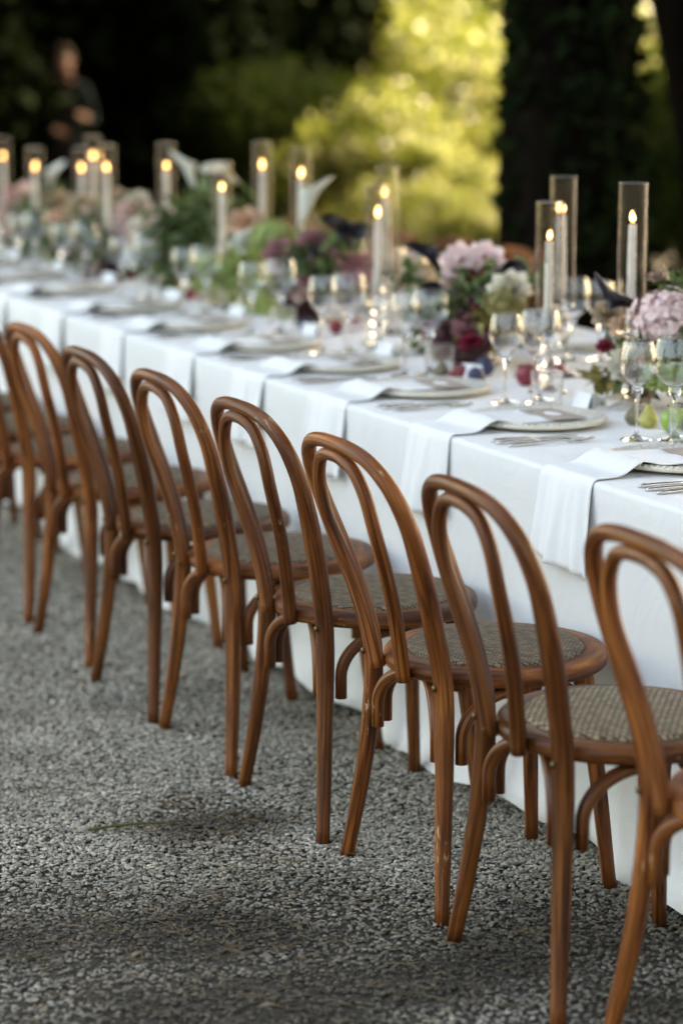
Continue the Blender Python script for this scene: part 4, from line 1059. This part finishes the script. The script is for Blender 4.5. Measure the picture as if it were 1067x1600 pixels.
# ------------------------------------------------------------------ person at the edge of the wood
def person():
    base = at_d(113, 19.0)
    e = tag(empty('person', (base[0], base[1], 0), -YAW + math.pi + .25), 'person in a dark jacket standing in the shade behind the far end of the table', 'person')
    # +y local is where the person looks
    J = {'pel': (0, 0, .90, .135, .10), 'wai': (0, .0, 1.02, .125, .095), 'che': (0, -.01, 1.22, .155, .11), 'nek': (0, -.01, 1.38, .06, .055), 'hd0': (0, .01, 1.45, .062, .068), 'hd1': (0, .015, 1.53, .074, .09), 'hd2': (0, .0, 1.60, .06, .075),
         'shL': (.165, -.01, 1.315, .062, .062), 'elL': (.225, -.05, 1.06, .045, .045), 'wrL': (.10, .20, 1.00, .028, .03), 'haL': (.05, .25, 1.00, .032, .02),
         'shR': (-.165, -.01, 1.315, .062, .062), 'elR': (-.23, -.03, 1.07, .045, .045), 'wrR': (-.14, .20, 1.10, .028, .03), 'haR': (-.10, .26, 1.13, .032, .02),
         'hiL': (.09, 0, .82, .085, .09), 'knL': (.10, .02, .47, .058, .06), 'anL': (.105, -.01, .08, .042, .045), 'toL': (.12, .14, .035, .04, .03),
         'hiR': (-.09, 0, .82, .085, .09), 'knR': (-.10, .03, .47, .058, .06), 'anR': (-.105, .0, .08, .042, .045), 'toR': (-.12, .15, .035, .04, .03)}
    E = [('pel', 'wai'), ('wai', 'che'), ('che', 'nek'), ('nek', 'hd0'), ('hd0', 'hd1'), ('hd1', 'hd2'), ('che', 'shL'), ('shL', 'elL'), ('elL', 'wrL'), ('wrL', 'haL'), ('che', 'shR'), ('shR', 'elR'), ('elR', 'wrR'), ('wrR', 'haR'),
         ('pel', 'hiL'), ('hiL', 'knL'), ('knL', 'anL'), ('anL', 'toL'), ('pel', 'hiR'), ('hiR', 'knR'), ('knR', 'anR'), ('anR', 'toR')]
    for sd, sgn in (('L', -1), ('R', 1)):
        h = np.array(J['ha' + sd][:3])
        for k_ in range(4):
            o = np.array([(k_ - 1.5) * .017, 0, 0]); ln = [.055, .065, .06, .048][k_]
            J['f%d%s' % (k_, sd)] = (*(h + o + [0, .03, 0]), .009, .009); J['g%d%s' % (k_, sd)] = (*(h + o + [sgn * .006, .03 + ln * .6, -.010]), .008, .008); J['h%d%s' % (k_, sd)] = (*(h + o + [sgn * .008, .03 + ln * .8, -.035]), .007, .007)
            E += [('ha' + sd, 'f%d%s' % (k_, sd)), ('f%d%s' % (k_, sd), 'g%d%s' % (k_, sd)), ('g%d%s' % (k_, sd), 'h%d%s' % (k_, sd))]
        w0 = np.array(J['wr' + sd][:3])
        J['t0' + sd] = (*((h + w0) / 2 + [-sgn * -.03, 0, .02]), .010, .010); J['t1' + sd] = (*(h + [-sgn * -.035, .03, .02]), .009, .009)
        E += [('wr' + sd, 't0' + sd), ('t0' + sd, 't1' + sd)]
    keys = list(J); ix = {k_: i for i, k_ in enumerate(keys)}
    me = bpy.data.meshes.new('body'); me.from_pydata([J[k_][:3] for k_ in keys], [(ix[a_], ix[b_]) for a_, b_ in E], [])
    tmp = bpy.data.objects.new('body_tmp', me); COL.objects.link(tmp)
    md = tmp.modifiers.new('skin', 'SKIN')
    for i, k_ in enumerate(keys):
        sv_ = me.skin_vertices[0].data[i]; sv_.radius = J[k_][3:5]; sv_.use_root = (k_ == 'pel')
    tmp.modifiers.new('sub', 'SUBSURF').levels = 2; tmp.modifiers['sub'].render_levels = 2
    dg = bpy.context.evaluated_depsgraph_get(); me2 = bpy.data.meshes.new_from_object(tmp.evaluated_get(dg))
    bpy.data.objects.remove(tmp)
    for m_ in (simple('skin_tone', (.14, .075, .058), .7, .15, .08, 20), simple('dark_teal_jacket', (.005, .009, .010), .9, .02, .2, 30), simple('grey_shirt', (.018, .016, .014), .9, .05, .1, 30), simple('black_trousers', (.008, .008, .009), .9, .02, .1, 30)): me2.materials.append(m_)
    for p in me2.polygons:
        c = p.center; p.use_smooth = True
        if c.z > 1.385: p.material_index = 0
        elif c.y > .205 and c.z > .8: p.material_index = 0
        elif c.z < .86: p.material_index = 3
        elif abs(c.x) < .055 and c.y > 0.03: p.material_index = 2
        else: p.material_index = 1
    b_ = link('body', me2, None, e)
    mb = MB()
    lathe(mb, [(.083, 1.515), (.092, 1.56), (.086, 1.61), (.06, 1.645), (.001, 1.66)], 16, c=(0, -.022, 0)); h_ = mb.build('hair', simple('brown_hair', (.02, .014, .010), .8, .1, .2, 60), e)
    mb = MB(); tube(mb, catmull([(0, .085, 1.545), (0, .105, 1.515), (0, .092, 1.50)], 6), [.009, .011, .013, .014, .014, .012, .008], 8); mb.build('nose', me2.materials[0], e)
    for s in (-1, 1):
        mb = MB(); ball(mb, (s * .032, .082, 1.545), .011, 8, 6); mb.build('eye', simple('eye', (.25, .22, .2), .3), e)
        mb = MB(); ball(mb, (s * .082, .0, 1.53), .02, 8, 6, (.4, .8, 1.5)); mb.build('ear', me2.materials[0], e)
    mb = MB(); ball(mb, (0, .085, 1.475), .02, 10, 6, (1.2, .4, .3)); mb.build('mouth', simple('lips', (.3, .12, .1), .5), e)
person()
